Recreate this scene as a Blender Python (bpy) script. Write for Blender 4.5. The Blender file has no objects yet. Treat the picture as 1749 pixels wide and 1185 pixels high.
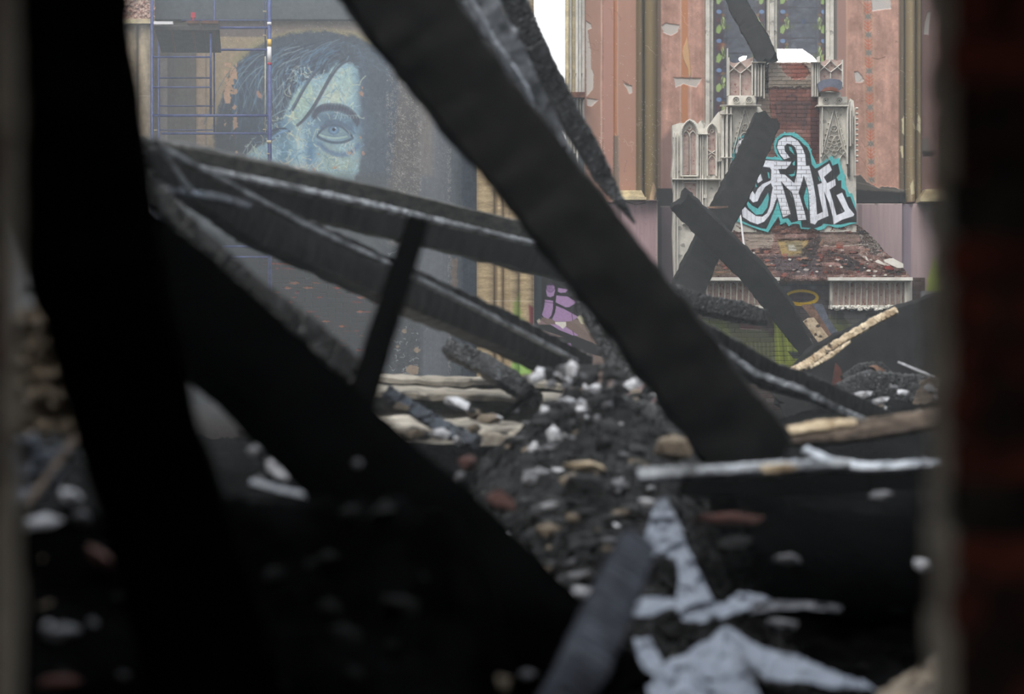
import bpy, bmesh, math, random
import numpy as np
from mathutils import Vector, Matrix, noise as mnoise
S = bpy.context.scene
COL = S.collection
# ------------------------------------------------------------------ camera, world, exposure
F = 85.0 / 36.0 * 1749.0
CZ = 2.0
cam_d = bpy.data.cameras.new('camera'); cam = bpy.data.objects.new('camera', cam_d); COL.objects.link(cam)
cam.location = (0, 0, CZ); cam.rotation_euler = (math.pi / 2, 0, 0)
cam_d.lens = 85; cam_d.sensor_width = 36; cam_d.clip_start = 0.05; cam_d.clip_end = 400
cam_d.dof.use_dof = True; cam_d.dof.focus_distance = 28.6; cam_d.dof.aperture_fstop = 2.0
S.camera = cam
w = bpy.data.worlds.new('overcast_sky'); S.world = w; w.use_nodes = True
nt = w.node_tree; bg = nt.nodes['Background']
tc = nt.nodes.new('ShaderNodeTexCoord'); sp = nt.nodes.new('ShaderNodeSeparateXYZ'); rp = nt.nodes.new('ShaderNodeValToRGB')
nt.links.new(tc.outputs['Generated'], sp.inputs[0]); nt.links.new(sp.outputs['Z'], rp.inputs[0]); nt.links.new(rp.outputs[0], bg.inputs[0])
rp.color_ramp.elements[0].position = 0.0; rp.color_ramp.elements[0].color = (1.0, 1.0, 1.0, 1)
rp.color_ramp.elements[1].position = 1.0; rp.color_ramp.elements[1].color = (0.86, 0.93, 1.0, 1)
bg.inputs[1].default_value = 2.75
sun_d = bpy.data.lights.new('veiled_sun', 'SUN'); sun_d.energy = 2.2; sun_d.angle = math.radians(28); sun_d.color = (1.0, 0.95, 0.87)
sun = bpy.data.objects.new('veiled_sun', sun_d); COL.objects.link(sun); sun.location = (-6, 5, 14)
sun.rotation_euler = (math.radians(38), 0, math.radians(-28))
vs = S.view_settings; vs.view_transform = 'Standard'; vs.look = 'None'; vs.gamma = 1; vs.use_curve_mapping = False
vs.exposure = 0.0
S.cycles.use_denoising = True
S.cycles.max_bounces = 6; S.cycles.volume_bounces = 1; S.cycles.transparent_max_bounces = 12
S.cycles.sample_clamp_indirect = 6
HZ = 0.045      # haze radiance in front of the far wall, used to choose wall pigments
IL = 0.88       # wall irradiance factor

def W(px, py, Y):
    return Vector(((px - 874.5) / F * Y, Y, CZ + (592.5 - py) / F * Y))
def s2l(c):
    c = np.asarray(c, dtype=np.float64)
    return np.where(c <= 0.04045, c / 12.92, ((c + 0.055) / 1.055) ** 2.4)
def rgb(r, g, b):       # pigment from a colour read off the hazy photograph
    l = (s2l(np.array([r, g, b]) / 255.0) - HZ) / IL
    l = np.clip(l, 0.004, 0.9); return (float(l[0]), float(l[1]), float(l[2]), 1)
def raw(r, g, b):
    l = s2l(np.array([r, g, b]) / 255.0); return (float(l[0]), float(l[1]), float(l[2]), 1)

# ------------------------------------------------------------------ object helpers
def place(o, origin, parent):
    if parent is not None:
        o.parent = parent
        o.location = Vector(origin) - Vector(parent['_w'])
    else:
        o.location = origin
    COL.objects.link(o)
    o['_w'] = tuple(origin)
def tag(o, label=None, cat=None, group=None, kind=None):
    if label: o['label'] = label
    if cat: o['category'] = cat
    if group: o['group'] = group
    if kind: o['kind'] = kind
    return o
def mk(name, V, Fc, mat, parent=None, smooth=False):
    V = np.asarray([tuple(v) for v in V], dtype=np.float64) if not isinstance(V, np.ndarray) else V
    o0 = np.array([(V[:, 0].min() + V[:, 0].max()) / 2, (V[:, 1].min() + V[:, 1].max()) / 2, V[:, 2].min()])
    me = bpy.data.meshes.new(name); me.from_pydata((V - o0).tolist(), [], Fc); me.update()
    bm = bmesh.new(); bm.from_mesh(me); bmesh.ops.recalc_face_normals(bm, faces=bm.faces); bm.to_mesh(me); bm.free()
    if mat: me.materials.append(mat)
    if smooth:
        me.polygons.foreach_set('use_smooth', [True] * len(me.polygons))
    o = bpy.data.objects.new(name, me); place(o, o0, parent); return o
def empty(name, loc, parent=None):
    o = bpy.data.objects.new(name, None); o.empty_display_size = 0.1; place(o, tuple(loc), parent); return o
class MB:
    def __init__(s): s.V = []; s.F = []
    def add(s, V, Fc):
        n = len(s.V); s.V += [tuple(v) for v in V]; s.F += [tuple(i + n for i in f) for f in Fc]
    def box(s, a, b):
        x0, y0, z0 = a; x1, y1, z1 = b
        s.add([(x0,y0,z0),(x1,y0,z0),(x1,y1,z0),(x0,y1,z0),(x0,y0,z1),(x1,y0,z1),(x1,y1,z1),(x0,y1,z1)],
              [(0,3,2,1),(4,5,6,7),(0,1,5,4),(1,2,6,5),(2,3,7,6),(3,0,4,7)])
    def pbox(s, px0, py0, px1, py1, Y, t):      # box seen at pixel rectangle, front face at Y, thickness t going back
        a = W(px0, py1, Y); b = W(px1, py0, Y); s.box((a.x, Y, a.z), (b.x, Y + t, b.z))
    def plate(s, pts, Y, t, Yb=None):
        P = [W(x, y, Y) for x, y in pts]; n = len(P)
        V = P + [Vector((p.x, Y + t, p.z)) for p in P]
        s.add(V, [tuple(range(n)), tuple(range(2*n-1, n-1, -1))] + [(i, (i+1) % n, n + (i+1) % n, n + i) for i in range(n)])
    def bar(s, p, q, wd, dp, front=0.35):         # square bar with bevelled front, p,q world, in a plane Y=const
        t = (q - p); L = t.length
        if L < 1e-6: return
        t /= L; u = Vector((-t.z, 0, t.x)); f = Vector((0, -1, 0)); h = wd / 2
        prof = [(-h, 0), (-h, dp*0.55), (-h*front, dp), (h*front, dp), (h, dp*0.55), (h, 0)]
        p2 = p - t * h * 0.5; q2 = q + t * h * 0.5
        V = [p2 + u*a + f*b for a, b in prof] + [q2 + u*a + f*b for a, b in prof]; n = 6
        s.add(V, [tuple(range(n)), tuple(range(2*n-1, n-1, -1))] + [(i, (i+1) % n, n + (i+1) % n, n + i) for i in range(n)])
    def poly(s, pts, wpx, Y, dp, close=False):
        P = [W(x, y, Y) for x, y in pts]
        if close: P.append(P[0])
        for a, b in zip(P, P[1:]): s.bar(a, b, wpx * Y / F, dp)
    def tube(s, p, q, r, n=10, r2=None):
        p = Vector(p); q = Vector(q); t = (q - p).normalized(); r2 = r if r2 is None else r2
        a = t.orthogonal().normalized(); b = t.cross(a)
        V = [p + (a*math.cos(k*2*math.pi/n) + b*math.sin(k*2*math.pi/n))*r for k in range(n)] + \
            [q + (a*math.cos(k*2*math.pi/n) + b*math.sin(k*2*math.pi/n))*r2 for k in range(n)]
        s.add(V, [tuple(range(n)), tuple(range(2*n-1, n-1, -1))] + [(i, (i+1) % n, n + (i+1) % n, n + i) for i in range(n)])
    def build(s, name, mat, parent=None, smooth=False): return mk(name, s.V, s.F, mat, parent, smooth)
def arch(x0, x1, yt, yb, n=7, rise=1.0):
    wd = x1 - x0; ys = yt + wd * 0.86 * rise; pts = [(x0, yb), (x0, ys)]
    for k in range(1, n):
        a = k / n * math.pi / 3; pts.append((x1 - wd*math.cos(a), ys - wd*math.sin(a)*rise))
    pts.append(((x0+x1)/2, yt))
    for k in range(n-1, 0, -1):
        a = k / n * math.pi / 3; pts.append((x0 + wd*math.cos(a), ys - wd*math.sin(a)*rise))
    return pts + [(x1, ys), (x1, yb)]
def circ(cx, cy, r, n=14, a0=0.0, a1=2*math.pi, ry=None):
    ry = r if ry is None else ry
    return [(cx + r*math.cos(a0 + (a1-a0)*k/n), cy + ry*math.sin(a0 + (a1-a0)*k/n)) for k in range(n + 1)]

# ------------------------------------------------------------------ materials
MATS = {}
def pmat(name, c1, c2=None, scale=6, rough=0.85, bump=0.3, bscale=30, bdist=0.01, stretch=(1,1,1), cells=0, thr=(0.4, 0.6), spec=0.4, c3=None, s3=20, t3=0.62):
    if name in MATS: return MATS[name]
    m = bpy.data.materials.new(name); m.use_nodes = True; n = m.node_tree.nodes; l = m.node_tree.links; b = n['Principled BSDF']
    tc = n.new('ShaderNodeTexCoord'); mp = n.new('ShaderNodeMapping'); mp.inputs['Scale'].default_value = stretch
    l.new(tc.outputs['Object'], mp.inputs[0])
    b.inputs['Roughness'].default_value = rough; b.inputs['Specular IOR Level'].default_value = spec
    b.inputs['Base Color'].default_value = c1
    out = None
    if c2:
        nz = n.new('ShaderNodeTexNoise'); nz.inputs['Scale'].default_value = scale; nz.inputs['Detail'].default_value = 6; nz.inputs['Roughness'].default_value = 0.65
        l.new(mp.outputs[0], nz.inputs[0]); r = n.new('ShaderNodeValToRGB'); r.color_ramp.elements[0].position = thr[0]; r.color_ramp.elements[1].position = thr[1]
        r.color_ramp.elements[0].color = c1; r.color_ramp.elements[1].color = c2; l.new(nz.outputs[0], r.inputs[0]); out = r.outputs[0]
    if c3:
        nz = n.new('ShaderNodeTexNoise'); nz.inputs['Scale'].default_value = s3; nz.inputs['Detail'].default_value = 5
        l.new(mp.outputs[0], nz.inputs[0]); r = n.new('ShaderNodeValToRGB'); r.color_ramp.elements[0].position = t3; r.color_ramp.elements[1].position = t3 + 0.05
        l.new(nz.outputs[0], r.inputs[0]); mx = n.new('ShaderNodeMix'); mx.data_type = 'RGBA'; l.new(r.outputs[0], mx.inputs[0])
        if out: l.new(out, mx.inputs[6])
        else: mx.inputs[6].default_value = c1
        mx.inputs[7].default_value = c3; out = mx.outputs[2]
    if out: l.new(out, b.inputs['Base Color'])
    nb = n.new('ShaderNodeTexNoise'); nb.inputs['Scale'].default_value = bscale; nb.inputs['Detail'].default_value = 8; nb.inputs['Roughness'].default_value = 0.7
    l.new(mp.outputs[0], nb.inputs[0]); bp = n.new('ShaderNodeBump'); bp.inputs['Strength'].default_value = bump; bp.inputs['Distance'].default_value = bdist
    l.new(nb.outputs[0], bp.inputs['Height']); last = bp
    if cells:
        vo = n.new('ShaderNodeTexVoronoi'); vo.feature = 'DISTANCE_TO_EDGE'; vo.inputs['Scale'].default_value = cells; l.new(mp.outputs[0], vo.inputs[0])
        r2 = n.new('ShaderNodeValToRGB'); r2.color_ramp.elements[0].position = 0.0; r2.color_ramp.elements[1].position = 0.16; l.new(vo.outputs[0], r2.inputs[0])
        b2 = n.new('ShaderNodeBump'); b2.inputs['Strength'].default_value = min(1, bump*1.6); b2.inputs['Distance'].default_value = bdist*1.6
        l.new(r2.outputs[0], b2.inputs['Height']); l.new(bp.outputs[0], b2.inputs['Normal']); last = b2
    l.new(last.outputs[0], b.inputs['Normal']); MATS[name] = m; return m
def G(v, w=1.0, u=1.0): return (v*w, v, v*u, 1)
char_far = pmat('charred_wood_far', G(.008), G(.016), 8, .8, .35, 30, .012, spec=.12)
char_mid = pmat('charred_wood', G(.010), G(.02,.95,1.1), 6, .5, .4, 26, .010, spec=.35)
char_ash_glint = pmat('ashy_glint_charred_wood', G(.06,.95,1.1), G(.40,.95,1.08), 7, .5, .6, 30, .012, thr=(.40,.62), spec=.6)  # ash tone brightened so that edge strips carry the sky highlight
char_wet = pmat('wet_charred_wood', G(.010,.95,1.1), G(.05,.95,1.1), 9, .4, .6, 34, .012, cells=34, thr=(.5,.7), spec=.7)
char_near = pmat('charred_wood_near', G(.0015), G(.003), 5, .85, .3, 25, .01, spec=.0)
ash_beam_m = pmat('pale_ash_wood', G(.13,.95,1.1), G(.55,.96,1.08), 8, .5, .7, 30, .015, thr=(.38,.64), spec=.5, c3=G(.03), s3=12, t3=.6)
ribbed_m = pmat('ribbed_char', G(.02,.95,1.1), G(.13,.95,1.1), 12, .45, .9, 30, .02, cells=26, thr=(.42,.68), spec=.6)
ash_white_glint = pmat('ash_white_glint_wood', raw(206,212,222), raw(140,146,156), 9, .6, .5, 30, .01, spec=.4)  # white ash tone that also paints bright highlights on rims
olive_char = pmat('olive_grey_weathered_wood', raw(84,82,76), raw(50,50,48), 9, .75, .5, 30, .008, stretch=(1,1,3), spec=.3)
char_dark = pmat('charred_wood_dark', G(.010), G(.018), 5, .8, .3, 25, .012, spec=.12)
grey_board = pmat('ash_grey_board', raw(96,104,116), raw(60,64,72), 5, .6, .7, 20, .02, cells=10, spec=.5)
brown_wood = pmat('scorched_brown_wood', raw(120,105,92), raw(60,50,44), 7, .7, .4, 30, .01, stretch=(1,1,4), spec=.3)
pale_wood = pmat('split_pale_wood', raw(214,196,168), raw(150,128,100), 9, .7, .5, 30, .01, spec=.3, c3=raw(60,48,40), s3=14, t3=.6)
orange_wood = pmat('scorched_orange_wood', raw(140,106,84), raw(86,62,50), 9, .7, .5, 30, .01, spec=.3)
rust = pmat('rusty_red_tile', raw(92,44,32), raw(50,26,22), 7, .8, .4, 30, .01)
stone = pmat('weathered_white_stone', rgb(204,199,190), rgb(176,172,164), 5, .85, .35, 40, .008, c3=rgb(140,136,130), s3=9, t3=.62)
stone_hi = pmat('pale_stone_moulding', rgb(218,214,206), rgb(196,192,184), 6, .8, .3, 40, .006)
pink_marble = pmat('mottled_pink_marble', rgb(150,126,120), rgb(172,156,148), 14, .6, .1, 40, .004, thr=(.38,.66), c3=rgb(126,86,78), s3=26, t3=.6)
cream = pmat('cream_stone', rgb(206,192,158), rgb(168,154,128), 8, .85, .3, 40, .008)
blue_paint = pmat('scaffold_blue_paint', rgb(78,88,132), rgb(60,68,108), 20, .45, .1, 40, .002, spec=.5)
white_paint = pmat('white_label_paint', rgb(222,220,222), None, rough=.5, bump=.05)
yellow_paint = pmat('yellow_label_paint', rgb(214,178,92), None, rough=.5, bump=.05)
red_paint = pmat('red_plastic', rgb(182,62,78), None, rough=.5, bump=.05)
green_paint = pmat('green_tag_plastic', rgb(120,200,120), None, rough=.5, bump=.05)
deck_wood = pmat('dirty_scaffold_deck', rgb(82,78,76), rgb(66,62,60), 12, .8, .3, 40, .005)
deck_brown = pmat('brown_deck_board', rgb(112,82,68), rgb(86,66,58), 12, .8, .3, 40, .005)
plaster_w = pmat('pale_plaster', raw(222,222,226), raw(160,160,166), 8, .8, .5, 30, .01)
plaster_g = pmat('grey_plaster', raw(128,128,132), raw(86,86,90), 8, .8, .6, 30, .01)
brick_m = pmat('broken_brick', raw(84,50,44), raw(54,36,32), 8, .85, .5, 30, .01)
coal = pmat('charcoal_lump', G(.01), G(.035,.98,1.06), 6, .55, .8, 14, .03, cells=6, spec=.5)
coal_d = pmat('dark_charcoal_lump', G(.004), G(.015), 6, .7, .8, 14, .03, cells=6, spec=.1)
tan_rub = pmat('tan_mortar_lump', raw(136,122,104), raw(90,80,70), 8, .85, .6, 30, .01)
flash = pmat('crumpled_grey_sheet', raw(134,140,152), raw(104,110,122), 14, .7, .5, 40, .008, spec=.2, thr=(.35,.65), c3=raw(84,86,94), s3=5, t3=.70)
near_brick = pmat('near_brick', raw(132,66,50), raw(40,28,26), 9, .9, .6, 60, .006)
lit_reveal_mortar = pmat('lit_reveal_mortar', raw(240,228,210), raw(196,186,170), 12, .95, .8, 60, .01)  # lighter mortar, the light on the reveals is put into its colour
soot_wall = pmat('sooty_brick_wall', raw(60,50,46), raw(40,36,34), 3, .9, .5, 12, .02)
shaded_mortar = pmat('shaded_face_mortar', raw(70,62,56), raw(36,32,30), 12, .95, .8, 60, .01)  # darker copy of the mortar, shade of the room side in its colour
dark_room = pmat('dark_room_plaster', G(.05), None, rough=.95, bump=.1)
ash_ground = pmat('ash_and_rubble_ground', G(.002), G(.010,.98,1.05), 2.2, .8, 1.0, 14, .06, thr=(.45,.7), spec=.0)

def vmat(name, rough=.88, bump=.25, bscale=60, bdist=.006):
    m = bpy.data.materials.new(name); m.use_nodes = True; n = m.node_tree.nodes; l = m.node_tree.links; b = n['Principled BSDF']
    a = n.new('ShaderNodeAttribute'); a.attribute_name = 'Col'; l.new(a.outputs['Color'], b.inputs['Base Color'])
    b.inputs['Roughness'].default_value = rough; b.inputs['Specular IOR Level'].default_value = .2
    tc = n.new('ShaderNodeTexCoord'); nz = n.new('ShaderNodeTexNoise'); nz.inputs['Scale'].default_value = bscale; nz.inputs['Detail'].default_value = 6
    l.new(tc.outputs['Object'], nz.inputs[0]); bp = n.new('ShaderNodeBump'); bp.inputs['Strength'].default_value = bump; bp.inputs['Distance'].default_value = bdist
    l.new(nz.outputs[0], bp.inputs['Height']); l.new(bp.outputs[0], b.inputs['Normal']); return m
wall_paint = vmat('painted_wall_surface')
def glass_mat():
    m = bpy.data.materials.new('stained_glass'); m.use_nodes = True; n = m.node_tree.nodes; l = m.node_tree.links; n.remove(n['Principled BSDF'])
    a = n.new('ShaderNodeAttribute'); a.attribute_name = 'Col'; t = n.new('ShaderNodeBsdfTransparent'); g = n.new('ShaderNodeBsdfGlossy'); g.inputs['Roughness'].default_value = .25
    g.inputs['Color'].default_value = (.5,.5,.5,1); x = n.new('ShaderNodeMixShader'); x.inputs[0].default_value = .06; l.new(a.outputs['Color'], t.inputs[0])
    l.new(t.outputs[0], x.inputs[1]); l.new(g.outputs[0], x.inputs[2]); l.new(x.outputs[0], n['Material Output'].inputs[0]); return m

# ------------------------------------------------------------------ painter
_T = np.random.default_rng(7).random((256, 256))
def vnoise(x, y, seed=0):
    x = x + seed*17.31; y = y + seed*9.77
    xi = np.floor(x).astype(int); yi = np.floor(y).astype(int); fx = x - xi; fy = y - yi
    fx = fx*fx*(3-2*fx); fy = fy*fy*(3-2*fy); g = lambda a, b: _T[a & 255, b & 255]
    return (g(xi, yi)*(1-fx) + g(xi+1, yi)*fx)*(1-fy) + (g(xi, yi+1)*(1-fx) + g(xi+1, yi+1)*fx)*fy
def fbm(x, y, seed=0, octv=4):
    s = 0; a = .5; t = 0
    for k in range(octv):
        s = s + a*vnoise(x*2**k, y*2**k, seed + k*3); t += a; a *= .55
    return s / t
class Canvas:
    def __init__(s, x0, y0, x1, y1, r=1.0, col=(128,128,128)):
        s.x0, s.y0, s.r = x0, y0, r
        s.W = int((x1-x0)*r) + 1; s.H = int((y1-y0)*r) + 1
        s.xx, s.yy = np.meshgrid(x0 + np.arange(s.W)/r, y0 + np.arange(s.H)/r)
        s.c = np.empty((s.H, s.W, 3)); s.c[:] = np.array(col)/255.0
        s.back = True; s.m = np.ones((s.H, s.W)); s.d = np.zeros((s.H, s.W))
    def sl(s, xa, ya, xb, yb):
        i0 = max(0, int((xa-s.x0)*s.r)); i1 = min(s.W, int((xb-s.x0)*s.r)+2); j0 = max(0, int((ya-s.y0)*s.r)); j1 = min(s.H, int((yb-s.y0)*s.r)+2)
        return None if i1 <= i0 or j1 <= j0 else (slice(j0, j1), slice(i0, i1))
    def mix(s, sl, m, col):
        m = np.clip(m, 0, 1)[..., None]; s.c[sl] = s.c[sl]*(1-m) + (np.asarray(col)/255.0)*m
    def pm(s, pts, soft=1.0, warp=0, ws=6, seed=1):
        P = np.array(pts, float); pad = soft + warp + 1
        sl = s.sl(P[:,0].min()-pad, P[:,1].min()-pad, P[:,0].max()+pad, P[:,1].max()+pad)
        if sl is None: return None, None
        x = s.xx[sl]; y = s.yy[sl]
        if warp: x, y = x + (fbm(x/ws, y/ws, seed)-.5)*2*warp, y + (fbm(x/ws, y/ws, seed+5)-.5)*2*warp
        ins = np.zeros(x.shape, bool); dd = np.full(x.shape, 1e9)
        for (ax, ay), (bx, by) in zip(P, np.roll(P, -1, 0)):
            c = ((ay > y) != (by > y)) & (x < (bx-ax)*(y-ay)/((by-ay) if by != ay else 1e-9) + ax); ins ^= c
            L = (bx-ax)**2 + (by-ay)**2 + 1e-9; t = np.clip(((x-ax)*(bx-ax)+(y-ay)*(by-ay))/L, 0, 1)
            dd = np.minimum(dd, (x-ax-t*(bx-ax))**2 + (y-ay-t*(by-ay))**2)
        dd = np.sqrt(dd); return sl, np.clip(.5 + np.where(ins, dd, -dd)/soft, 0, 1)
    def poly(s, pts, col, al=1, soft=1.0, warp=0, ws=6, seed=1, d=0):
        sl, m = s.pm(pts, soft, warp, ws, seed)
        if sl is None: return
        s.mix(sl, m*al, col)
        if d: s.d[sl] += d*m
    def rect(s, x0, y0, x1, y1, col, al=1, **k): s.poly([(x0,y0),(x1,y0),(x1,y1),(x0,y1)], col, al, **k)
    def line(s, pts, w, col, al=1, soft=.8, d=0):
        P = np.array(pts, float); pad = w + soft + 1
        sl = s.sl(P[:,0].min()-pad, P[:,1].min()-pad, P[:,0].max()+pad, P[:,1].max()+pad)
        if sl is None: return
        x = s.xx[sl]; y = s.yy[sl]; dd = np.full(x.shape, 1e9)
        for (ax, ay), (bx, by) in zip(P, P[1:]):
            L = (bx-ax)**2 + (by-ay)**2 + 1e-9; t = np.clip(((x-ax)*(bx-ax)+(y-ay)*(by-ay))/L, 0, 1)
            dd = np.minimum(dd, (x-ax-t*(bx-ax))**2 + (y-ay-t*(by-ay))**2)
        m = np.clip(.5 + (w/2-np.sqrt(dd))/soft, 0, 1)
        s.mix(sl, m*al, col)
        if d: s.d[sl] += d*m
    def curve(s, pts, w, col, al=1, soft=.8, n=14):
        P = np.array(pts, float); out = []
        k = len(P) - 1
        for t in np.linspace(0, 1, n):
            Q = P.copy()
            for j in range(k): Q = Q[:-1]*(1-t) + Q[1:]*t
            out.append(Q[0])
        s.line(out, w, col, al, soft)
    def blob(s, cx, cy, rx, ry, col, al=1, hard=0):
        sl = s.sl(cx-rx*2.2, cy-ry*2.2, cx+rx*2.2, cy+ry*2.2)
        if sl is None: return
        q = ((s.xx[sl]-cx)/rx)**2 + ((s.yy[sl]-cy)/ry)**2
        s.mix(sl, al*(np.clip((1-np.sqrt(q))*hard+.5, 0, 1) if hard else np.exp(-q)), col)
    def grain(s, amt, sx=3, sy=3, seed=0, reg=None):
        sl = s.sl(*reg) if reg else (slice(None), slice(None)); n = fbm(s.xx[sl]/sx, s.yy[sl]/sy, seed, 5) - .5
        s.c[sl] = np.clip(s.c[sl]*(1 + n[..., None]*amt*2), 0, 1)
    def speck(s, reg, dens, col, al=.8, seed=3, clump=8, thin=None):
        sl = s.sl(*reg); g = np.random.default_rng(seed); x = s.xx[sl]; y = s.yy[sl]
        p = dens*np.clip((fbm(x/clump, y/clump, seed)-.35)*4, 0, 1.6); m = (g.random(x.shape) < p)*al*g.uniform(.4, 1, x.shape); s.mix(sl, m, col)
    def bricks(s, reg, bw, bh, mcol, al=.7, mw=.9, seed=5, var=.15, dd=.006):
        sl = s.sl(*reg); x = s.xx[sl]; y = s.yy[sl] + (fbm(s.xx[sl]/40, s.yy[sl]/40, seed)-.5)*2; row = np.floor(y/bh); xo = x + (row % 2)*bw/2
        m = (((y/bh) % 1)*bh < mw) | (((xo/bw) % 1)*bw < mw); idr = vnoise(np.floor(xo/bw)*3.7+.5, row*5.3+.5, seed)
        s.c[sl] *= (1 + (idr[..., None]-.5)*2*var); s.mix(sl, m*al*np.clip(fbm(x/9, y/9, seed+2)*1.8-.2, 0, 1), mcol); s.d[sl] -= m*dd
    def cyl(s, x0, x1, y0, y1, depth):
        sl = s.sl(x0, y0, x1, y1); u = np.clip((s.xx[sl]-x0)/(x1-x0)*2-1, -1, 1); s.d[sl] += depth*np.sqrt(np.clip(1-u*u, 0, 1))
    def cut(s, pts, keep=True, warp=0, ws=6, seed=1):
        sl, m = s.pm(pts, .8, warp, ws, seed); full = np.zeros_like(s.m); full[sl] = m
        s.m = np.minimum(s.m, full) if keep else np.minimum(s.m, 1-full)
    def build(s, name, Y, parent=None, mat=None, hz=None, il=None, slope=0.0, raws=False, mask=None, thick=0, Yarr=None):
        lin = s2l(np.clip(s.c, 0, 1))
        if not raws: lin = np.clip((lin - (HZ if hz is None else hz))/(IL if il is None else il), .004, .92)
        Yv = (Y if Yarr is None else Yarr) + (s.yy - s.yy.mean())*slope - s.d
        Xv = (s.xx-874.5)/F*Y; Zv = CZ + (592.5-s.yy)/F*Y
        if Yarr is not None or slope: Xv = (s.xx-874.5)/F*(Yv+s.d); Zv = CZ + (592.5-s.yy)/F*(Yv+s.d)
        idx = np.arange(s.H*s.W).reshape(s.H, s.W); q = np.stack([idx[:-1,:-1], idx[1:,:-1], idx[1:,1:], idx[:-1,1:]], -1)
        mk_ = s.m > .5 if mask is None else mask & (s.m > .5)
        keep = mk_[:-1,:-1] & mk_[1:,:-1] & mk_[1:,1:] & mk_[:-1,1:]; q = q[keep]
        used = np.zeros(s.H*s.W, bool); used[q.ravel()] = True; remap = np.cumsum(used) - 1
        V = np.stack([Xv.ravel(), Yv.ravel(), Zv.ravel()], -1)[used]; C = lin.reshape(-1, 3)[used]; q = remap[q]
        o0 = np.array([(V[:,0].min()+V[:,0].max())/2, (V[:,1].min()+V[:,1].max())/2, V[:,2].min()]); V = V - o0
        me = bpy.data.meshes.new(name); nV, nF = len(V), len(q)
        me.vertices.add(nV); me.vertices.foreach_set('co', V.ravel().astype(np.float32)); me.loops.add(nF*4); me.loops.foreach_set('vertex_index', q.ravel().astype(np.int32))
        me.polygons.add(nF); me.polygons.foreach_set('loop_start', np.arange(0, nF*4, 4, dtype=np.int32)); me.polygons.foreach_set('use_smooth', np.ones(nF, bool))
        me.update(calc_edges=True)
        at = me.attributes.new('Col', 'FLOAT_COLOR', 'POINT'); at.data.foreach_set('color', np.concatenate([C, np.ones((nV, 1))], 1).ravel().astype(np.float32))
        me.materials.append(mat or wall_paint); o = bpy.data.objects.new(name, me); place(o, o0, parent)
        if thick:
            md = o.modifiers.new('thickness', 'SOLIDIFY'); md.thickness = thick; md.offset = -1 if s.back else 1
        return o

# ------------------------------------------------------------------ timber
def timber(name, st, mat, ratio=1.0, roll=0.0, seed=0, rough=.03, rib=0.0, parent=None, seg=None, taper=False, ribn=22, jag=.5):
    """st: (px, py, Y, width_px) stations. A charred baulk with a rounded-rectangle section and eroded faces."""
    P = [W(a, b, c) for a, b, c, _ in st]; wd = [d*c/F for _, _, c, d in st]
    L = sum((b-a).length for a, b in zip(P, P[1:])); n = seg or max(14, min(220, int(L/ (sum(wd)/len(wd)) * 9)))
    cum = [0]
    for a, b in zip(P, P[1:]): cum.append(cum[-1] + (b-a).length)
    V = []; R = 20; camp = Vector((0, 0, CZ)); rl = math.radians(roll); rnd = random.Random(seed)
    for i in range(n+1):
        s = L*i/n; k = 0
        while k < len(P)-2 and s > cum[k+1]: k += 1
        t = (s-cum[k])/max(1e-6, cum[k+1]-cum[k]); p = P[k].lerp(P[k+1], t); wv = wd[k]*(1-t) + wd[k+1]*t
        T = (P[min(k+1, len(P)-1)] - P[k]).normalized()
        if 0 < k and t < .3: T = (T*(.5+t/.6) + (P[k]-P[k-1]).normalized()*(.5-t/.6)).normalized()
        v = (p-camp).normalized(); sd = T.cross(v).normalized(); fw = sd.cross(T).normalized()
        a = sd*math.cos(rl) + fw*math.sin(rl); b = fw*math.cos(rl) - sd*math.sin(rl)
        h = wv/2; hb = h*ratio; e = 1.0
        if taper: e = min(1, (1-i/n)*3 + .06)
        if rib: e *= 1 + rib*math.sin(i*math.pi*2*ribn/n + 2*mnoise.noise(p*3)) * .5
        for j in range(R):
            an = 2*math.pi*(j+.5)/R; ca, sa = math.cos(an), math.sin(an); q = (abs(ca)**7 + abs(sa)**7)**(-1/7)
            pt = p + a*(h*q*ca*e) + b*(hb*q*sa*e)
            nn = mnoise.noise(pt*(2.2/max(wv,.04)) + Vector((seed*3.1, 0, 0)))*rough*wv*1.8 + mnoise.noise(pt*(7/max(wv,.04)))*rough*wv
            off = (a*ca + b*sa)*nn
            if i == 0 or i == n: off += T*(rnd.random()-.5)*wv*jag*.5
            V.append(pt + off)
    Fc = [(i*R+j, i*R+(j+1) % R, (i+1)*R+(j+1) % R, (i+1)*R+j) for i in range(n) for j in range(R)]
    c0 = len(V); V.append(sum((V[j] for j in range(R)), Vector())/R); V.append(sum((V[n*R+j] for j in range(R)), Vector())/R)
    Fc += [(c0, (j+1) % R, j) for j in range(R)] + [(c0+1, n*R+j, n*R+(j+1) % R) for j in range(R)]
    o = mk(name, V, Fc, mat, parent, smooth=True); md = o.modifiers.new('edges', 'EDGE_SPLIT'); md.split_angle = math.radians(38)
    return o
# ================================================================== THE SETTING
YW = 30.0
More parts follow.
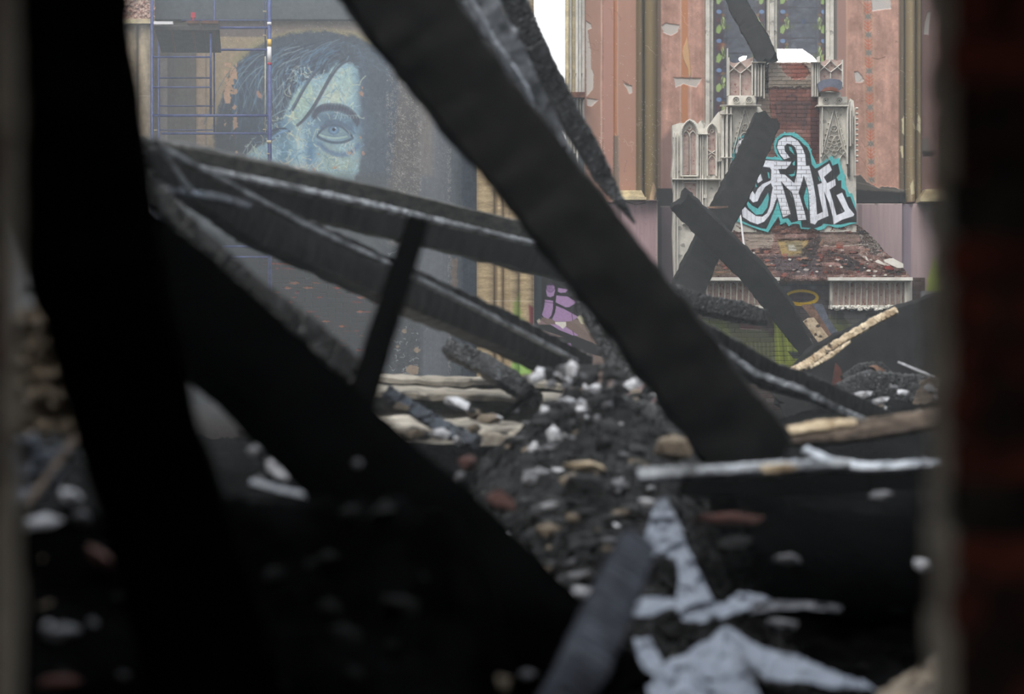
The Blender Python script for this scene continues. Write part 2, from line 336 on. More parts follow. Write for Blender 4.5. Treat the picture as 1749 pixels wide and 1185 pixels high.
# ---- left part of the back wall: slate plaster, mural, burnt brick
c = Canvas(205, -70, 912, 690, 1.0, (94,98,101))
rg = np.random.default_rng(11)
c.rect(205, -70, 262, 690, (120,112,104), soft=1)
c.rect(262, 35, 640, 300, (122,114,108))
c.rect(262, 35, 384, 330, (112,105,99)); c.rect(285, 90, 335, 330, (103,100,97)); c.rect(335, 92, 352, 330, (152,136,120)); c.rect(352, 92, 384, 330, (146,132,116)); c.rect(270, 96, 286, 330, (136,128,126))
c.poly([(374,62),(455,64),(470,52),(400,150),(372,260),(366,330),(352,330),(356,92)], (150,136,116), soft=3)
c.poly([(384,150),(400,98),(440,66),(500,52),(560,49),(610,54),(650,72),(690,104),(705,150),(650,140),(600,70),(520,70),(430,100)], (142,134,110), soft=8)
c.rect(262, 33.5, 640, 36, (80,80,82)); c.rect(376, 36, 456, 62, (116,108,106), soft=2)
for x0 in (296, 318): c.line([(x0,95),(x0+1,235)], .7, (84,82,80), .6)
# right of the face
c.rect(640, 70, 720, 690, (90,94,99), soft=10); c.rect(660, 120, 718, 690, (96,94,94), soft=1.5); c.rect(718, 60, 818, 690, (96,99,104), soft=2); c.rect(716, 90, 740, 300, (112,108,106), soft=14)
c.rect(768, 180, 817, 690, (88,92,97), soft=3); c.rect(790, 180, 817, 690, (80,84,90), soft=1)
# hair
hair = [(372,280),(366,235),(372,190),(385,150),(398,118),(425,90),(458,68),(500,56),(555,52),(605,62),(640,78),(668,104),(682,150),(676,210),(668,300),(600,340),(370,330)]
c.poly(hair, (84,90,98), soft=5, warp=5, ws=5)
c.poly([(372,330),(366,235),(376,190),(400,180),(420,330)], (82,84,86), .8, soft=8, warp=4)
c.poly([(610,80),(655,100),(668,180),(660,330),(612,330)], (87,93,101), .9, soft=10)
for k in range(170):
    u, v = rg.random(), rg.random(); x = 596 - 170*u - 12*v; y = 66 + 26*u*u + 46*v
    x2 = x - 70*(.6+.7*rg.random()) + 60*v; y2 = y + 60 + 70*rg.random()
    col = [(104,134,158),(70,74,84),(120,142,156),(74,80,92),(92,112,134)][k % 5]
    c.curve([(x,y), (x-45,y+12), (x2+14,y2-40), (x2,y2)], .8+rg.random()*1.3, col, .3+.4*rg.random(), soft=1.2)
for k in range(40):
    x = 575 + 85*rg.random(); y = 72 + 50*rg.random(); c.curve([(x,y), (x+10,y-4), (x+22*rg.random(),y+14*rg.random())], 1.4, (102,124,142), .4)
for p in ([(400,150),(412,122),(424,115),(434,102),(442,92),(452,93)], [(480,95),(492,88),(500,92),(512,84),(518,82)], [(486,86),(495,82),(512,79)], [(476,115),(486,104),(492,107),(512,97)],
          [(404,160),(416,138),(430,120),(450,112)], [(426,150),(434,134),(448,116)], [(440,150),(446,130),(450,127),(452,133)], [(465,135),(470,137),(474,130)], [(474,153),(482,147),(486,132),(484,150)],
          [(465,175),(478,158),(484,140)], [(488,140),(500,122),(512,112)], [(488,122),(492,116)], [(416,184),(422,165)], [(446,170),(450,160),(452,155)], [(470,185),(485,165)]):
    c.curve(p, 1.0, (160,174,178), .75) if len(p) > 3 else c.line(p, 1.0, (156,170,176), .7)
# face
face = [(562,122),(574,108),(590,107),(604,110),(613,122),(618,158),(617,200),(622,240),(612,292),(590,340),(400,340),(404,290),(414,272),(440,250),(470,238),(480,212),(492,180),(502,160),(520,140)]
c.poly(face, (138,164,174), soft=5, warp=3, ws=5)
c.poly([(566,122),(580,112),(600,116),(604,160),(590,178),(546,176),(534,196),(540,160)], (156,178,176), soft=8)
c.poly([(496,176),(512,150),(530,140),(536,160),(522,200),(506,214),(496,200)], (158,178,166), .9, soft=7)
c.blob(566,165,24,12, (182,184,166), .7); c.blob(514,250,11,38, (164,190,196), .9); c.blob(510,290,20,9, (198,186,170), .9); c.blob(585,282,26,20, (148,162,150), .8); c.blob(560,262,14,20, (156,166,152), .6)
c.blob(619,150,8,46, (92,104,118), .85); c.blob(622,230,9,70, (88,96,106), .85); c.blob(598,215,22,12,(90,102,116),.7); c.blob(530,262,9,30, (96,124,152), .9); c.blob(486,262,13,26, (98,128,148), .8); c.blob(430,282,14,10, (124,154,164), .6)
c.blob(572,217,46,24, (98,118,136), .95); c.blob(560,200,28,10, (100,116,132), .8); c.blob(470,222,22,16, (78,92,106), .95); c.blob(486,214,10,12, (104,134,160), .7)
for k in range(520):                                   # scribbled chalky marks
    x = rg.uniform(410, 604); y = rg.uniform(112, 300)
    if (x < 495 and y < 180 + (495-x)*.9) or (530 < x < 615 and 185 < y < 245 and rg.random() < .8): continue
    n = 4 + int(rg.random()*3); pts = [(x,y)]
    for _ in range(n): pts.append((pts[-1][0] + rg.uniform(-9,9), pts[-1][1] + rg.uniform(-10,10)))
    ins = c.pm(face, 1)[1]
    col = [(176,196,190),(190,196,170),(118,150,176),(198,186,164),(166,190,200),(110,140,160)][int(rg.random()*6)]
    c.curve(pts, 1.0 + rg.random()*.6, col, .5 + .3*rg.random(), soft=.9) if x > 420 else None
c.curve([(600,104),(572,104),(560,140),(545,172),(532,196),(508,214)], 4.6, (86,90,100), .95, soft=2, n=24); c.curve([(590,100),(566,112),(556,142),(542,176),(512,210)], 1.2, (54,58,68), .9, n=20); c.curve([(598,106),(576,110),(562,142),(549,174),(530,200)], 1.0, (150,170,180), .7, n=20)
c.curve([(556,110),(530,126),(516,160),(500,188)], 3.5, (82,88,98), .9, n=20); c.curve([(540,118),(520,140),(508,170),(495,190)], 2.5, (88,104,122), .8, n=20)
c.line([(537,198),(540,190),(549,185),(562,183),(578,184),(592,189),(603,197),(610,208)], 10, (84,88,98), .95, soft=4)
for k in range(60):                                    # eyebrow hairs
    u = k/59; q = [(536,199),(540,190),(549,185),(562,183),(578,184),(592,189),(603,197),(611,210)]; t = u*7; k0 = min(6, int(t)); x = q[k0][0]*(1-t+k0)+q[k0+1][0]*(t-k0); y = q[k0][1]*(1-t+k0)+q[k0+1][1]*(t-k0)
    c.line([(x-1, y+6), (x+2, y-7)], 1.2, (80,82,92) if k % 3 else (96,104,118), .7, soft=1.4)
for k in range(9): c.curve([(570+5*k,198),(573+5*k,193),(574+5*k,202)], 1, (164,180,180), .6)
c.poly([(548,228),(556,219),(570,215),(584,219),(594,229),(582,232),(560,231)], (124,144,152), soft=1.5)
c.blob(570,222,9.5,8, (92,116,138), 1, hard=4); c.blob(570,222,7,6, (112,138,160), 1, hard=3); c.blob(570,221,2.8,2.8, (60,66,78), 1, hard=2); c.blob(573,218.5,1.2,1.2, (180,196,204), 1, hard=2)
c.curve([(542,232),(552,212),(572,206),(590,216),(602,234)], 3, (76,82,94), .95, soft=1.5, n=20); c.curve([(556,208),(574,200),(592,210),(606,228)], 2.2, (92,106,124), .8, soft=2, n=16); c.curve([(586,216),(597,224),(598,230)], 1.6, (160,172,166), .7)
c.poly([(546,216),(560,207),(580,207),(598,220),(596,224),(582,217),(562,217),(550,224)], (92,104,120), .8, soft=4)
c.curve([(546,230),(560,236),(576,238),(592,233)], 3.6, (156,176,170), .9, soft=1.5, n=14); c.curve([(543,234),(562,245),(584,248),(602,236)], 4.2, (86,98,112), .95, soft=2, n=16)
c.curve([(545,246),(566,268),(596,272),(612,248)], 8, (96,116,144), .75, soft=5, n=18); c.curve([(590,256),(595,268),(592,262)], 1, (190,180,170), .8)
for a in ([(592,254),(596,265),(598,255)], [(600,252),(606,262),(604,250)]): c.line(a, 1.2, (186,178,164), .8)
c.curve([(456,226),(470,222),(484,214),(494,224)], 3, (66,76,90), .9, soft=1.5); c.curve([(464,236),(478,224),(492,222)], 3.4, (120,150,180), .8, soft=2); c.line([(415,262),(424,246),(422,264),(434,250),(438,262)], 1.1, (176,192,192), .8)
c.line([(478,274),(484,280),(490,278)], 2, (196,180,160), .8)
for x, y, r in ((619,150,2.5),(618,160,5),(616,235,3),(621,262,4),(537,291,4),(441,158,3.5),(444,163,5)): c.poly([(x-r,y-r*.6),(x,y-r),(x+r*.7,y),(x+r*.3,y+r),(x-r*.6,y+r*.7)], (166,132,116), .9, soft=1, warp=2, ws=2)
# peeled plaster left of the hair
for reg, th in (((378,108,410,215), .52), ((390,215,412,300), .62), ((455,255,640,330), .74)):
    sl = c.sl(*reg); x = c.xx[sl]; y = c.yy[sl]; n = fbm(x/11, y/13, 31, 5); e = np.minimum(1, np.minimum(x-reg[0], reg[2]-x)/6)
    c.mix(sl, np.clip((n*e-th)*30, 0, 1), (170,142,120))
for p in ([(392,128),(396,112),(404,118),(405,135),(395,134)], [(382,160),(392,150),(394,175),(384,178)], [(398,200),(404,190),(406,218),(398,222)]): c.poly(p, (172,144,124), .95, warp=2, ws=3)
# speckled strip and scattered flecks
c.speck((660,110,718,690), .22, (176,172,164), .8, 5, 7); c.speck((718,190,770,420), .03, (170,168,162), .8, 6, 9); c.speck((620,150,662,330), .02, (150,150,150), .7, 8, 9); c.speck((765,250,769,690), .35, (166,160,152), .8, 9, 5); c.speck((380,62,456,85), .015, (210,205,190), .9, 12, 4)
c.rect(771, 440, 781, 560, (118,106,98), .8, soft=2, warp=3); c.speck((262,36,640,70), .006, (200,196,190), .9, 13, 5)
# the burnt lower wall with spalled bricks
c.poly([(205,395),(500,398),(560,440),(655,455),(660,690),(205,690)], (72,75,78), .95, soft=16); c.rect(205, 440, 655, 690, (58,61,64), .9, soft=24); c.rect(470,300,660,440,(84,86,88),.7,soft=20); c.rect(655,420,720,690,(66,70,74),.7,soft=10)
c.bricks((440,440,660,690), 26, 8.2, (92,90,90), .5, .7, 5, .18, .01)
for k in range(95):
    rw = 450 + 8.2*int(rg.integers(0, 22)); x = rg.uniform(450, 655); wv = rg.uniform(4, 13); h = rg.uniform(.9, 2.6)
    c.poly([(x-wv,rw),(x-wv*.3,rw-h),(x+wv*.4,rw-h*.7),(x+wv,rw),(x+wv*.2,rw+h),(x-wv*.5,rw+h*.8)], [(150,80,68),(132,74,66),(168,108,84),(120,68,62)][k % 4], .9, soft=1.2, warp=1.5, ws=3, d=-.01)
for k in range(30):
    x = rg.uniform(480, 740); y = rg.uniform(430, 640); c.curve([(x,y),(x+rg.uniform(-9,9),y+rg.uniform(-6,8)),(x+rg.uniform(-9,9),y+rg.uniform(-6,8))], .8, (150,152,154), .6)
for k in range(60):
    x = rg.uniform(662, 715); y = rg.uniform(425, 640); c.curve([(x,y),(x+rg.uniform(-6,6),y+rg.uniform(-4,6)),(x+rg.uniform(-6,6),y+rg.uniform(-4,6))], 1, (172,176,180), .7)
for x, y, r in ((690,566,5),(679,592,3),(712,598,6),(704,632,12)): c.poly([(x-r,y),(x-r*.3,y-r*.8),(x+r,y-r*.4),(x+r*.8,y+r*.5),(x,y+r*.7)], (150,130,112), .9, soft=1.2, warp=2, ws=3)
c.grain(.10, 5, 5, 3); c.grain(.07, 1.2, 1.6, 4); c.grain(.06, 2, 40, 6, (640,60,912,690))
# relief
c.d[c.sl(262,-70,640,34)] += .06; c.cyl(335,353,92,690,.05); c.d[c.sl(205,-70,262,690)] += .1; c.d[c.sl(790,-70,817,690)] += .05
full = c.m > 0; mm = np.zeros_like(c.m); sl, m = c.pm([(372,330),(366,235),(372,190),(385,150),(398,118),(425,90),(458,68),(500,54),(555,50),(605,58),(640,74),(672,104),(688,150),(680,210),(672,330)], 1, 3, 6); mm[sl] = m; mm = mm > .5
grow = mm.copy(); er = mm.copy(); er[1:] &= mm[:-1]; er[:-1] &= mm[1:]; er[:, 1:] &= mm[:, :-1]; er[:, :-1] &= mm[:, 1:]
c.m = np.ones_like(c.m)
o = c.build('wall_back', YW, mask=full & ~er, hz=.062, il=.80); tag(o, 'sooty slate grey plaster back wall behind the scaffold, bare brick below', kind='structure')
o = c.build('wall_mural', YW, mask=mm, hz=.062, il=.80); tag(o, 'large blue mural of a dark haired face with one open eye', 'mural', kind='thing')

# ---- fluted stone pier
c = Canvas(814, -70, 912, 690, 1.0, (166,148,120)); c.grain(.2, 30, 4, 21); c.grain(.12, 4, 1.5, 22); c.rect(843,-70,850,690,(122,106,86),.7,soft=3); c.rect(856,-70,861,690,(130,112,92),.6,soft=3); c.rect(884,-70,888,690,(132,116,94),.6,soft=3); c.rect(868,-70,871,690,(150,130,108),.5,soft=2)
c.poly([(874,560),(878,520),(886,500),(890,540),(906,566),(910,600),(905,640),(876,600)], (146,166,92), .8, soft=6, warp=4); c.poly([(888,570),(906,560),(908,640),(870,640)], (150,188,104), .9, soft=5, warp=3); c.poly([(903,520),(911,526),(911,560),(905,552)], (126,60,76), .8, soft=3)
c.line([(815,514),(908,514)], .9, (196,186,168), .9); c.line([(862,552),(878,545),(876,560),(868,556)], 1.2, (60,60,52), .8); c.line([(874,540),(876,562)],1.2,(60,60,52),.8)
for k in range(14): c.blob(872+3*math.sin(k), 330+9*k if k < 8 else 260+7*k, 2.2, 2.6, (118,100,86), .6)
for a, b, dp in ((814,845,.12),(845,860,.08),(860,886,.14),(886,911,.10)): c.cyl(a, b, -70, 690, dp)
o = c.build('pillar', YW-.25); tag(o, 'tan fluted stone pier with green paint at its foot', 'pillar', kind='structure')

# ---- pier face with purple graffiti
c = Canvas(908, 262, 1064, 690, 1.0, (86,88,90)); Zp = lambda L: [(900+x/6.97, 470+y/6.97) for x, y in L]
c.rect(908, -70, 925, 690, (74,77,80), soft=2); c.rect(925, 540, 1064, 690, (128,114,108), soft=2); c.rect(925, 430, 1064, 545, (58,58,62), soft=2)
pur = (158,130,166); blk = (52,52,56)
c.poly(Zp([(60,720),(180,500),(560,560),(940,870),(1100,1080),(900,1090),(640,980),(560,820),(420,900),(250,860)]), (120,106,100), 1)
c.poly(Zp([(100,590),(280,590),(620,740),(950,870),(1030,1010),(640,900),(460,740),(150,640)]), blk, 1); c.poly(Zp([(200,740),(520,730),(600,860),(650,990),(420,930),(250,860)]), blk, 1)
for p in ([(235,120),(325,120),(335,180),(320,245),(280,262),(240,250),(228,190)], [(370,150),(490,170),(460,205),(400,210),(368,195)], [(350,240),(480,252),(605,318),(500,380),(460,382),(340,322)], [(215,290),(312,300),(310,400),(290,480),(255,518),(200,500),(178,470),(205,380)],
          [(345,362),(440,400),(540,455),(605,490),(590,515),(520,545),(430,552),(330,548),(300,520),(335,440)], [(270,580),(330,585),(440,600),(520,650),(610,712),(600,722),(540,715),(380,650)], [(215,725),(230,695),(350,735)], [(335,812),(520,806),(560,905),(480,880),(380,850)]): c.poly(Zp(p), pur, 1)
for p in ([(120,545),(150,520),(230,580),(130,580)],): c.poly(Zp(p), (150,124,130), .9)
for r in (8, 20, 34, 46): c.line([(900+(282+r*math.cos(t))/6.97, 470+(150+r*1.15*math.sin(t))/6.97) for t in np.linspace(0, 6.0, 16)], .9, (84,66,92), .9)
for p in ([(225,285),(312,300)], [(215,318),(312,330)], [(345,362),(330,440),(300,510)], [(535,455),(545,540)], [(545,660),(560,715)]): c.line(Zp(p), .9, (60,52,66), .9)
c.poly(Zp([(335,555),(465,555),(468,600),(430,640),(380,600),(338,580)]), (206,202,194), 1); c.poly(Zp([(600,500),(660,440),(690,400),(760,500),(810,640),(740,680),(690,590),(640,580)]), (176,172,148), 1, warp=1.5)
c.poly(Zp([(760,700),(830,700),(940,860),(800,820)]), (140,122,114), 1); c.line(Zp([(610,430),(650,400),(655,360)]), 2, (150,150,146), .9); c.poly(Zp([(120,540),(150,515),(165,560),(130,570)]), (196,192,170), .9, warp=1)
c.blob(900+150/6.97, 470+780/6.97, 14, 10, (128,98,102), .8, hard=3); c.poly(Zp([(655,960),(700,920),(780,930),(785,1020),(740,1080),(660,1060)]), (84,76,74), .8, warp=1.5); c.poly(Zp([(700,950),(720,925),(740,960)]), (150,140,134), .9)
c.line(Zp([(60,220),(50,130)]), 1.6, (170,168,160), .8); c.grain(.07, 2, 2, 9)
c.m[c.sl(999, 262, 1064, 436)] = 0
o = c.build('wall_graffiti_panel', YW-.1); tag(o, 'pier face sprayed with purple outlined graffiti shapes, right of the tan fluted pier', 'graffiti wall', kind='structure')

# ---- window_1 : open window, cream and grey mouldings on its right jamb
wj = empty('window_1', W(985, 250, YW)); tag(wj, 'tall open window showing white sky, cream mouldings on its right', kind='structure')
for i, (a, b, dp, mt) in enumerate(((966,972,.25,cream),(972,977,.18,stone),(977,983,.12,cream),(983,988,.20,stone),(988,993,.14,stone_hi),(993,999,.08,stone))):
    m = MB(); m.pbox(a, -80, b-.6, 158, YW+.05-dp, .3); m.build('window_moulding', mt, wj)
    m = MB(); m.pbox(a+1.5, 166, b-.6, 330, YW+.08-dp, .3); m.build('window_moulding', stone, wj)
m = MB(); m.pbox(967, -80, 1001, 335, YW+.27, .1); m.build('jamb_backing', cream, wj)
m = MB(); m.pbox(975, 157, 999, 166, YW-.25, .3); m.build('window_sill', deck_brown, wj)

# ---- pink walls
def rope(c, x, y0, y1, col=(196,180,166)):
    for y in np.arange(y0, y1, 2.6): c.blob(x + .5*math.sin(y*.03), y, 1.0, .9, col, .8)
c = Canvas(998, -70, 1232, 690, 1.0, (166,131,119)); c.grain(.14, 8, 90, 41); c.grain(.14, 26, 20, 42); c.grain(.08, 3, 5, 46)
c.rect(998,-70,1026,345,(150,120,108),.9,soft=3); c.rect(1031,-70,1047,345,(160,124,114),.9); c.rect(1047,-70,1054,345,(166,118,94)); c.rect(1055,-70,1086,345,(158,124,110),.9)
c.rect(1086,-70,1124,345,(112,98,80)); c.rect(1100,-70,1121,345,(122,108,84)); c.rect(1096,-70,1101,345,(84,76,68),soft=2); c.rect(1124,-70,1129,345,(120,104,92)); c.rect(1164,-70,1175,220,(168,120,94)); c.rect(1203,-70,1232,400,(132,112,104),soft=2); c.rect(1208,-70,1216,400,(108,94,92),soft=2)
rope(c,1027,-70,345); rope(c,1055,0,345,(170,160,150)); rope(c,1162.5,-70,215,(186,172,158)); rope(c,1180,120,215,(186,172,158)); rope(c,1203.5,-70,215,(188,168,150))
Zq = lambda L: [(860+x/3.95, y/3.95) for x, y in L]
for p in ([(555,140),(590,160),(595,190),(570,200),(575,260),(590,330),(590,450),(610,500),(605,600),(560,650),(555,400)], [(560,660),(640,675),(590,720),(565,710)], [(1065,175),(1100,155),(1185,170),(1175,215),(1130,240),(1080,220)],
          [(1150,525),(1340,530),(1300,590),(1215,565),(1160,590)], [(810,560),(865,580),(870,625),(850,635)]): c.poly(Zq(p), (176,168,162), 1, soft=.8, warp=1, ws=3, d=-.012)
c.poly(Zq([(1240,250),(1205,350),(1215,400),(1245,470),(1255,540),(1265,500),(1255,380)]), (184,150,116), 1, warp=.8, d=.015); c.line(Zq([(750,900),(780,940)]), 1.6, (186,150,120), .9)
c.poly([(1047,232),(1056,232),(1058,345),(1046,345)], (104,102,96), .7, soft=2, warp=1.5); c.line(Zq([(805,545),(865,580)]), 1, (96,76,70), .9); c.line(Zq([(1140,522),(1390,524)]), .8, (120,92,84), .9)
c.poly([(1129,240),(1150,215),(1150,345),(1129,345)], (120,100,98), .8, soft=8); c.poly([(1112,320),(1116,312),(1120,325),(1116,343),(1108,343)], (178,152,124), 1, warp=1); c.speck((1088,170,1126,345), .02, (206,200,190), .9, 14, 4); c.speck((1024,200,1032,345), .12, (206,200,190), .9, 15, 5)

for k in range(34):
    x, y = rg.uniform(1000, 1200), rg.uniform(-10, 335); q = [(x, y)]
    for _ in range(5): q.append((q[-1][0]+rg.uniform(-3,7), q[-1][1]+rg.uniform(-4,9)))
    c.line(q, .7, [(112,90,82),(196,176,160),(130,96,84)][k % 3], .6)
c.speck((1000,-10,1203,345), .004, (206,196,184), .9, 57, 6)
# below the sill line
c.rect(998,345,1232,690,(162,138,142)); c.rect(1119,338,1124,690,(168,156,146)); c.rect(1121,322,1152,690,(78,74,78)); c.rect(1124,322,1152,352,(62,58,58),soft=2); c.rect(1130,353,1152,690,(96,88,92)); c.line([(1128,352.5),(1152,352.5)], 1, (156,148,140), .9)
c.grain(.07, 3, 40, 43, (998,345,1120,690)); c.line([(1060,345),(1084,352),(1100,349)], 1.4, (84,76,78), .8); c.speck((1060,350,1120,440), .004, (70,60,60), 1, 17, 3)
c.cyl(1087,1100,-70,345,.09); c.cyl(1100,1122,-70,345,.16); c.d[c.sl(1031,-70,1047,345)] += .03; c.cyl(1026,1030,-70,345,.02); c.d[c.sl(1060,345,1120,690)] += .3; c.d[c.sl(1205,-70,1232,400)] -= .12
c.m[c.sl(1219,-70,1232,330)] = 0
o = c.build('wall_pink_left', YW); tag(o, 'peeling pink painted wall with dark shafts, left of the stained glass', kind='structure')
c = Canvas(1412, -70, 1665, 690, 1.0, (168,134,122)); c.grain(.14, 12, 60, 51); c.grain(.15, 24, 22, 52); c.grain(.08, 3, 4, 56)
c.rect(1412,-70,1430,200,(112,108,104)); c.rect(1430,-70,1445,345,(150,122,114)); c.rect(1540,-70,1574,345,(128,114,92)); c.rect(1535,-70,1541,345,(106,96,84)); c.rect(1545,-70,1562,345,(136,122,98)); c.rect(1560,-70,1563,345,(96,86,76)); c.rect(1574,-70,1600,345,(140,116,112)); c.rect(1600,-70,1665,345,(160,124,118)); c.rect(1541,-70,1545,345,(92,84,74))
rope(c,1446.5,-70,345,(204,188,170)); c.rect(1446,-70,1449,345,(166,130,110),.5)
Y0 = -70; k = 0
while Y0 < 330:
    xo = 1482 + Y0*.022
    for q in ([(xo-6,Y0),(xo-2,Y0+3),(xo,Y0-1),(xo+2,Y0+3),(xo+6,Y0),(xo+4,Y0+5),(xo+6,Y0+10),(xo+2,Y0+8),(xo,Y0+11),(xo-2,Y0+8),(xo-6,Y0+10),(xo-4,Y0+5)],): c.poly(q, (118,120,116), .9, soft=1)
    for j in range(3):
        yy = Y0 + 13 + j*6
        c.line([(xo-6,yy),(xo-2.5,yy+3.5),(xo,yy+5),(xo+2.5,yy+3.5),(xo+6,yy)], 1.5, (172,102,80), .85); c.line([(xo,yy),(xo,yy+6)], 1.6, (170,104,84), .8); c.line([(xo-4,yy+2),(xo-1.5,yy+5)], 1.2, (180,112,88), .7); c.line([(xo+4,yy+2),(xo+1.5,yy+5)], 1.2, (180,112,88), .7)
    rope(c, xo-8.5, Y0, Y0+31, (176,152,122)); rope(c, xo+8.5, Y0, Y0+31, (176,152,122)); Y0 += 31
for p in ([(1488,-10),(1521,-10),(1522,15),(1503,17),(1490,19)], [(1459,123),(1466,122),(1476,136),(1474,140),(1461,141)], [(1579,40),(1584,20),(1590,20),(1586,60),(1578,58)]): c.poly(p, (176,170,166), 1, soft=.8, warp=1, ws=3, d=-.012)
c.line([(1491,99),(1500,101),(1512,97)], 1.3, (104,84,76), .9); c.speck((1536,120,1574,345), .02, (196,190,172), .9, 53, 5)
for p in ([(1538,205),(1542,198),(1543,232),(1539,228)], [(1566,196),(1571,205),(1570,230),(1564,222)], [(1556,210),(1562,226),(1557,222)], [(1550,318),(1556,308),(1558,332),(1552,334)], [(1536,250),(1540,250),(1541,272),(1538,270)]): c.poly(p, (190,180,150), 1, warp=1)
c.poly([(1574,238),(1586,234),(1592,262),(1580,262),(1574,256)], (118,112,108), .9, warp=2); c.poly([(1575,258),(1594,258),(1594,267),(1576,267)], (60,58,56), .9, warp=1.5)

for k in range(34):
    x, y = rg.uniform(1450, 1600), rg.uniform(-10, 335); q = [(x, y)]
    for _ in range(5): q.append((q[-1][0]+rg.uniform(-3,7), q[-1][1]+rg.uniform(-4,9)))
    c.line(q, .7, [(112,90,82),(196,176,160),(130,96,84)][k % 3], .6)
c.speck((1450,-10,1600,345), .004, (206,196,184), .9, 57, 6)
# burnt ledge
c.poly([(1460,300),(1470,298),(1480,312),(1500,320),(1516,318),(1543,326),(1545,348),(1460,348)], (92,88,84), 1, soft=1.5, warp=2, d=.05); c.poly([(1460,324),(1545,330),(1545,348),(1460,348)], (62,60,58), 1, soft=1.5, warp=1.5); c.line([(1462,312),(1482,316),(1500,322),(1540,327)], 1.2, (128,122,114), .8)
c.rect(1412,349,1665,690,(170,150,152)); c.rect(1462,350,1469,690,(142,126,126)); c.line([(1462,349.5),(1538,349.5)], 1.2, (180,172,166), .9); c.rect(1538,348,1554,690,(136,126,134),soft=2); c.line([(1537.5,350),(1538,690)], 1, (96,88,92), .9)
c.grain(.06, 3, 50, 54, (1412,349,1665,690)); c.line([(1589,370),(1591,378),(1589,384)], 1.6, (200,192,190), .8)
c.poly([(1580,478),(1586,462),(1592,440),(1600,455),(1606,500),(1600,530),(1562,530),(1562,512),(1580,498)], (150,172,70), .85, soft=7, warp=3)
c.cyl(1535,1545,-70,345,.10); c.cyl(1545,1563,-70,345,.18); c.cyl(1563,1574,-70,345,.10); c.d[c.sl(1412,349,1665,690)] += .18; c.d[c.sl(1538,349,1554,690)] -= .08
c.m[c.sl(1412,-70,1416,330)] = 0
o = c.build('wall_pink_right', YW); tag(o, 'pink painted wall with a red and blue stencil band, right of the stained glass', kind='structure')
# carved bases
def sill(name, x0, x1, y0, y1, lab):
    m = MB(); s = 6
    for k in range(s):
        t = k/s; m.pbox(x0 + (1-t)*9, y0+(y1-y0)*k/s*.7, x1 + t*6, y0+(y1-y0)*(k+1)/s*.7+.4, YW-.28-.14*t, .4+.14*t)
    m.pbox(x0, y0+(y1-y0)*.7, x1+8, y1, YW-.46, .5); o = m.build(name, cream); tag(o, lab, 'moulding', kind='structure')
sill('trim_1', 1050, 1096, 325, 341, 'cream stone base moulding on the pink pier'); sill('trim_2', 1572, 1640, 323, 344, 'cream stone base moulding right of the dark ledge')

# ---- window_2 : stained glass
c = Canvas(1217, -70, 1418, 335, 1.5, (98,101,110)); c.speck((1217,-70,1418,335), .05, (122,126,136), .5, 61, 5); c.grain(.25, 6, 6, 62)
for x0, x1 in ((1217, 1312), (1326, 1418)):
    for ye in range(-65, 330, 26): c.line([(x0,ye),(x1,ye)], 1.2, (60,62,66), 1)
    c.rect(x0, -70, x0+2.6, 335, (104,112,76), .7); c.rect(x1-3.6, -70, x1-1.6, 335, (128,136,90), .7)
    for sx, xc in ((1, x0+11), (-1, x1-11)):
        c.rect(min(xc-8, xc+8), -70, max(xc-8, xc+8), 335, (86,74,80), .7, soft=4)
        for y in range(-90, 335, 50):
            if x0 < 1300 and sx < 0 and y > 60: continue
            c.blob(xc, y+10, 4.6, 3.6, (124,150,186), .95, hard=3)
            xk = xc + sx*7; c.poly([(xk,y+18),(xk+4,y+25),(xk+2.5,y+33),(xk+3.5,y+37),(xk,y+41),(xk-3.5,y+36),(xk-2,y+32),(xk-4,y+25)], (186,200,140), 1, soft=1.2, warp=1.5, ws=3)
            c.poly([(xc-4,y+36),(xc+1,y+31),(xc+5,y+40),(xc,y+48),(xc-5,y+46)], (160,186,116), .95, soft=1.5, warp=1.5, ws=3); c.blob(xk, y+15.5, 3, 2.4, (150,118,84), .8, hard=2)
            for _ in range(8): c.line([(xk+rg.uniform(-4,4),y+18+rg.uniform(0,24)) for _ in range(3)], .8, (80,88,70), .7)
            c.blob(xc+rg.uniform(-3,3), y+24, 2.6, 2.6, (124,80,76), .8, hard=2); c.blob(xk+sx*7, y+36, 6, 4, (112,120,76), .5)
    c.line([(x0+24,-70),(x0+24,335)], .8, (62,62,66), .9); c.line([(x1-24,-70),(x1-24,335)], .8, (62,62,66), .9)
c.blob(1233,78,8,5,(170,110,92),.6); c.blob(1412,98,6,6,(160,86,80),.8,hard=2); c.blob(1372,37,4,4,(80,100,140),.6,hard=2)
c.cut([(1326,84),(1370,84),(1377,89),(1384,93),(1398,107),(1400,125),(1326,125)], keep=False, warp=.8); c.cut([(1262.5,99),(1269,96),(1275.5,96),(1272,104),(1268,107),(1262,102)], keep=False)
wn = empty('window_2', W(1317, 330, YW)); tag(wn, 'two light stained glass window behind the altar, holes at its foot', kind='structure')
c.build('window_glass', YW+.12, wn, mat=glass_mat(), hz=.052, il=3.0)
for a, b, dp in ((1205,1212,.02),(1212,1218,-.06),(1411,1418,-.06),(1418,1424,.0),(1424,1431,-.04),(1311,1315,.0),(1315,1322,.07),(1322,1327,.0)):
    m = MB(); m.pbox(a, -80, b, 335, YW-.02-dp, .28+dp); m.build('window_mullion', stone, wn)

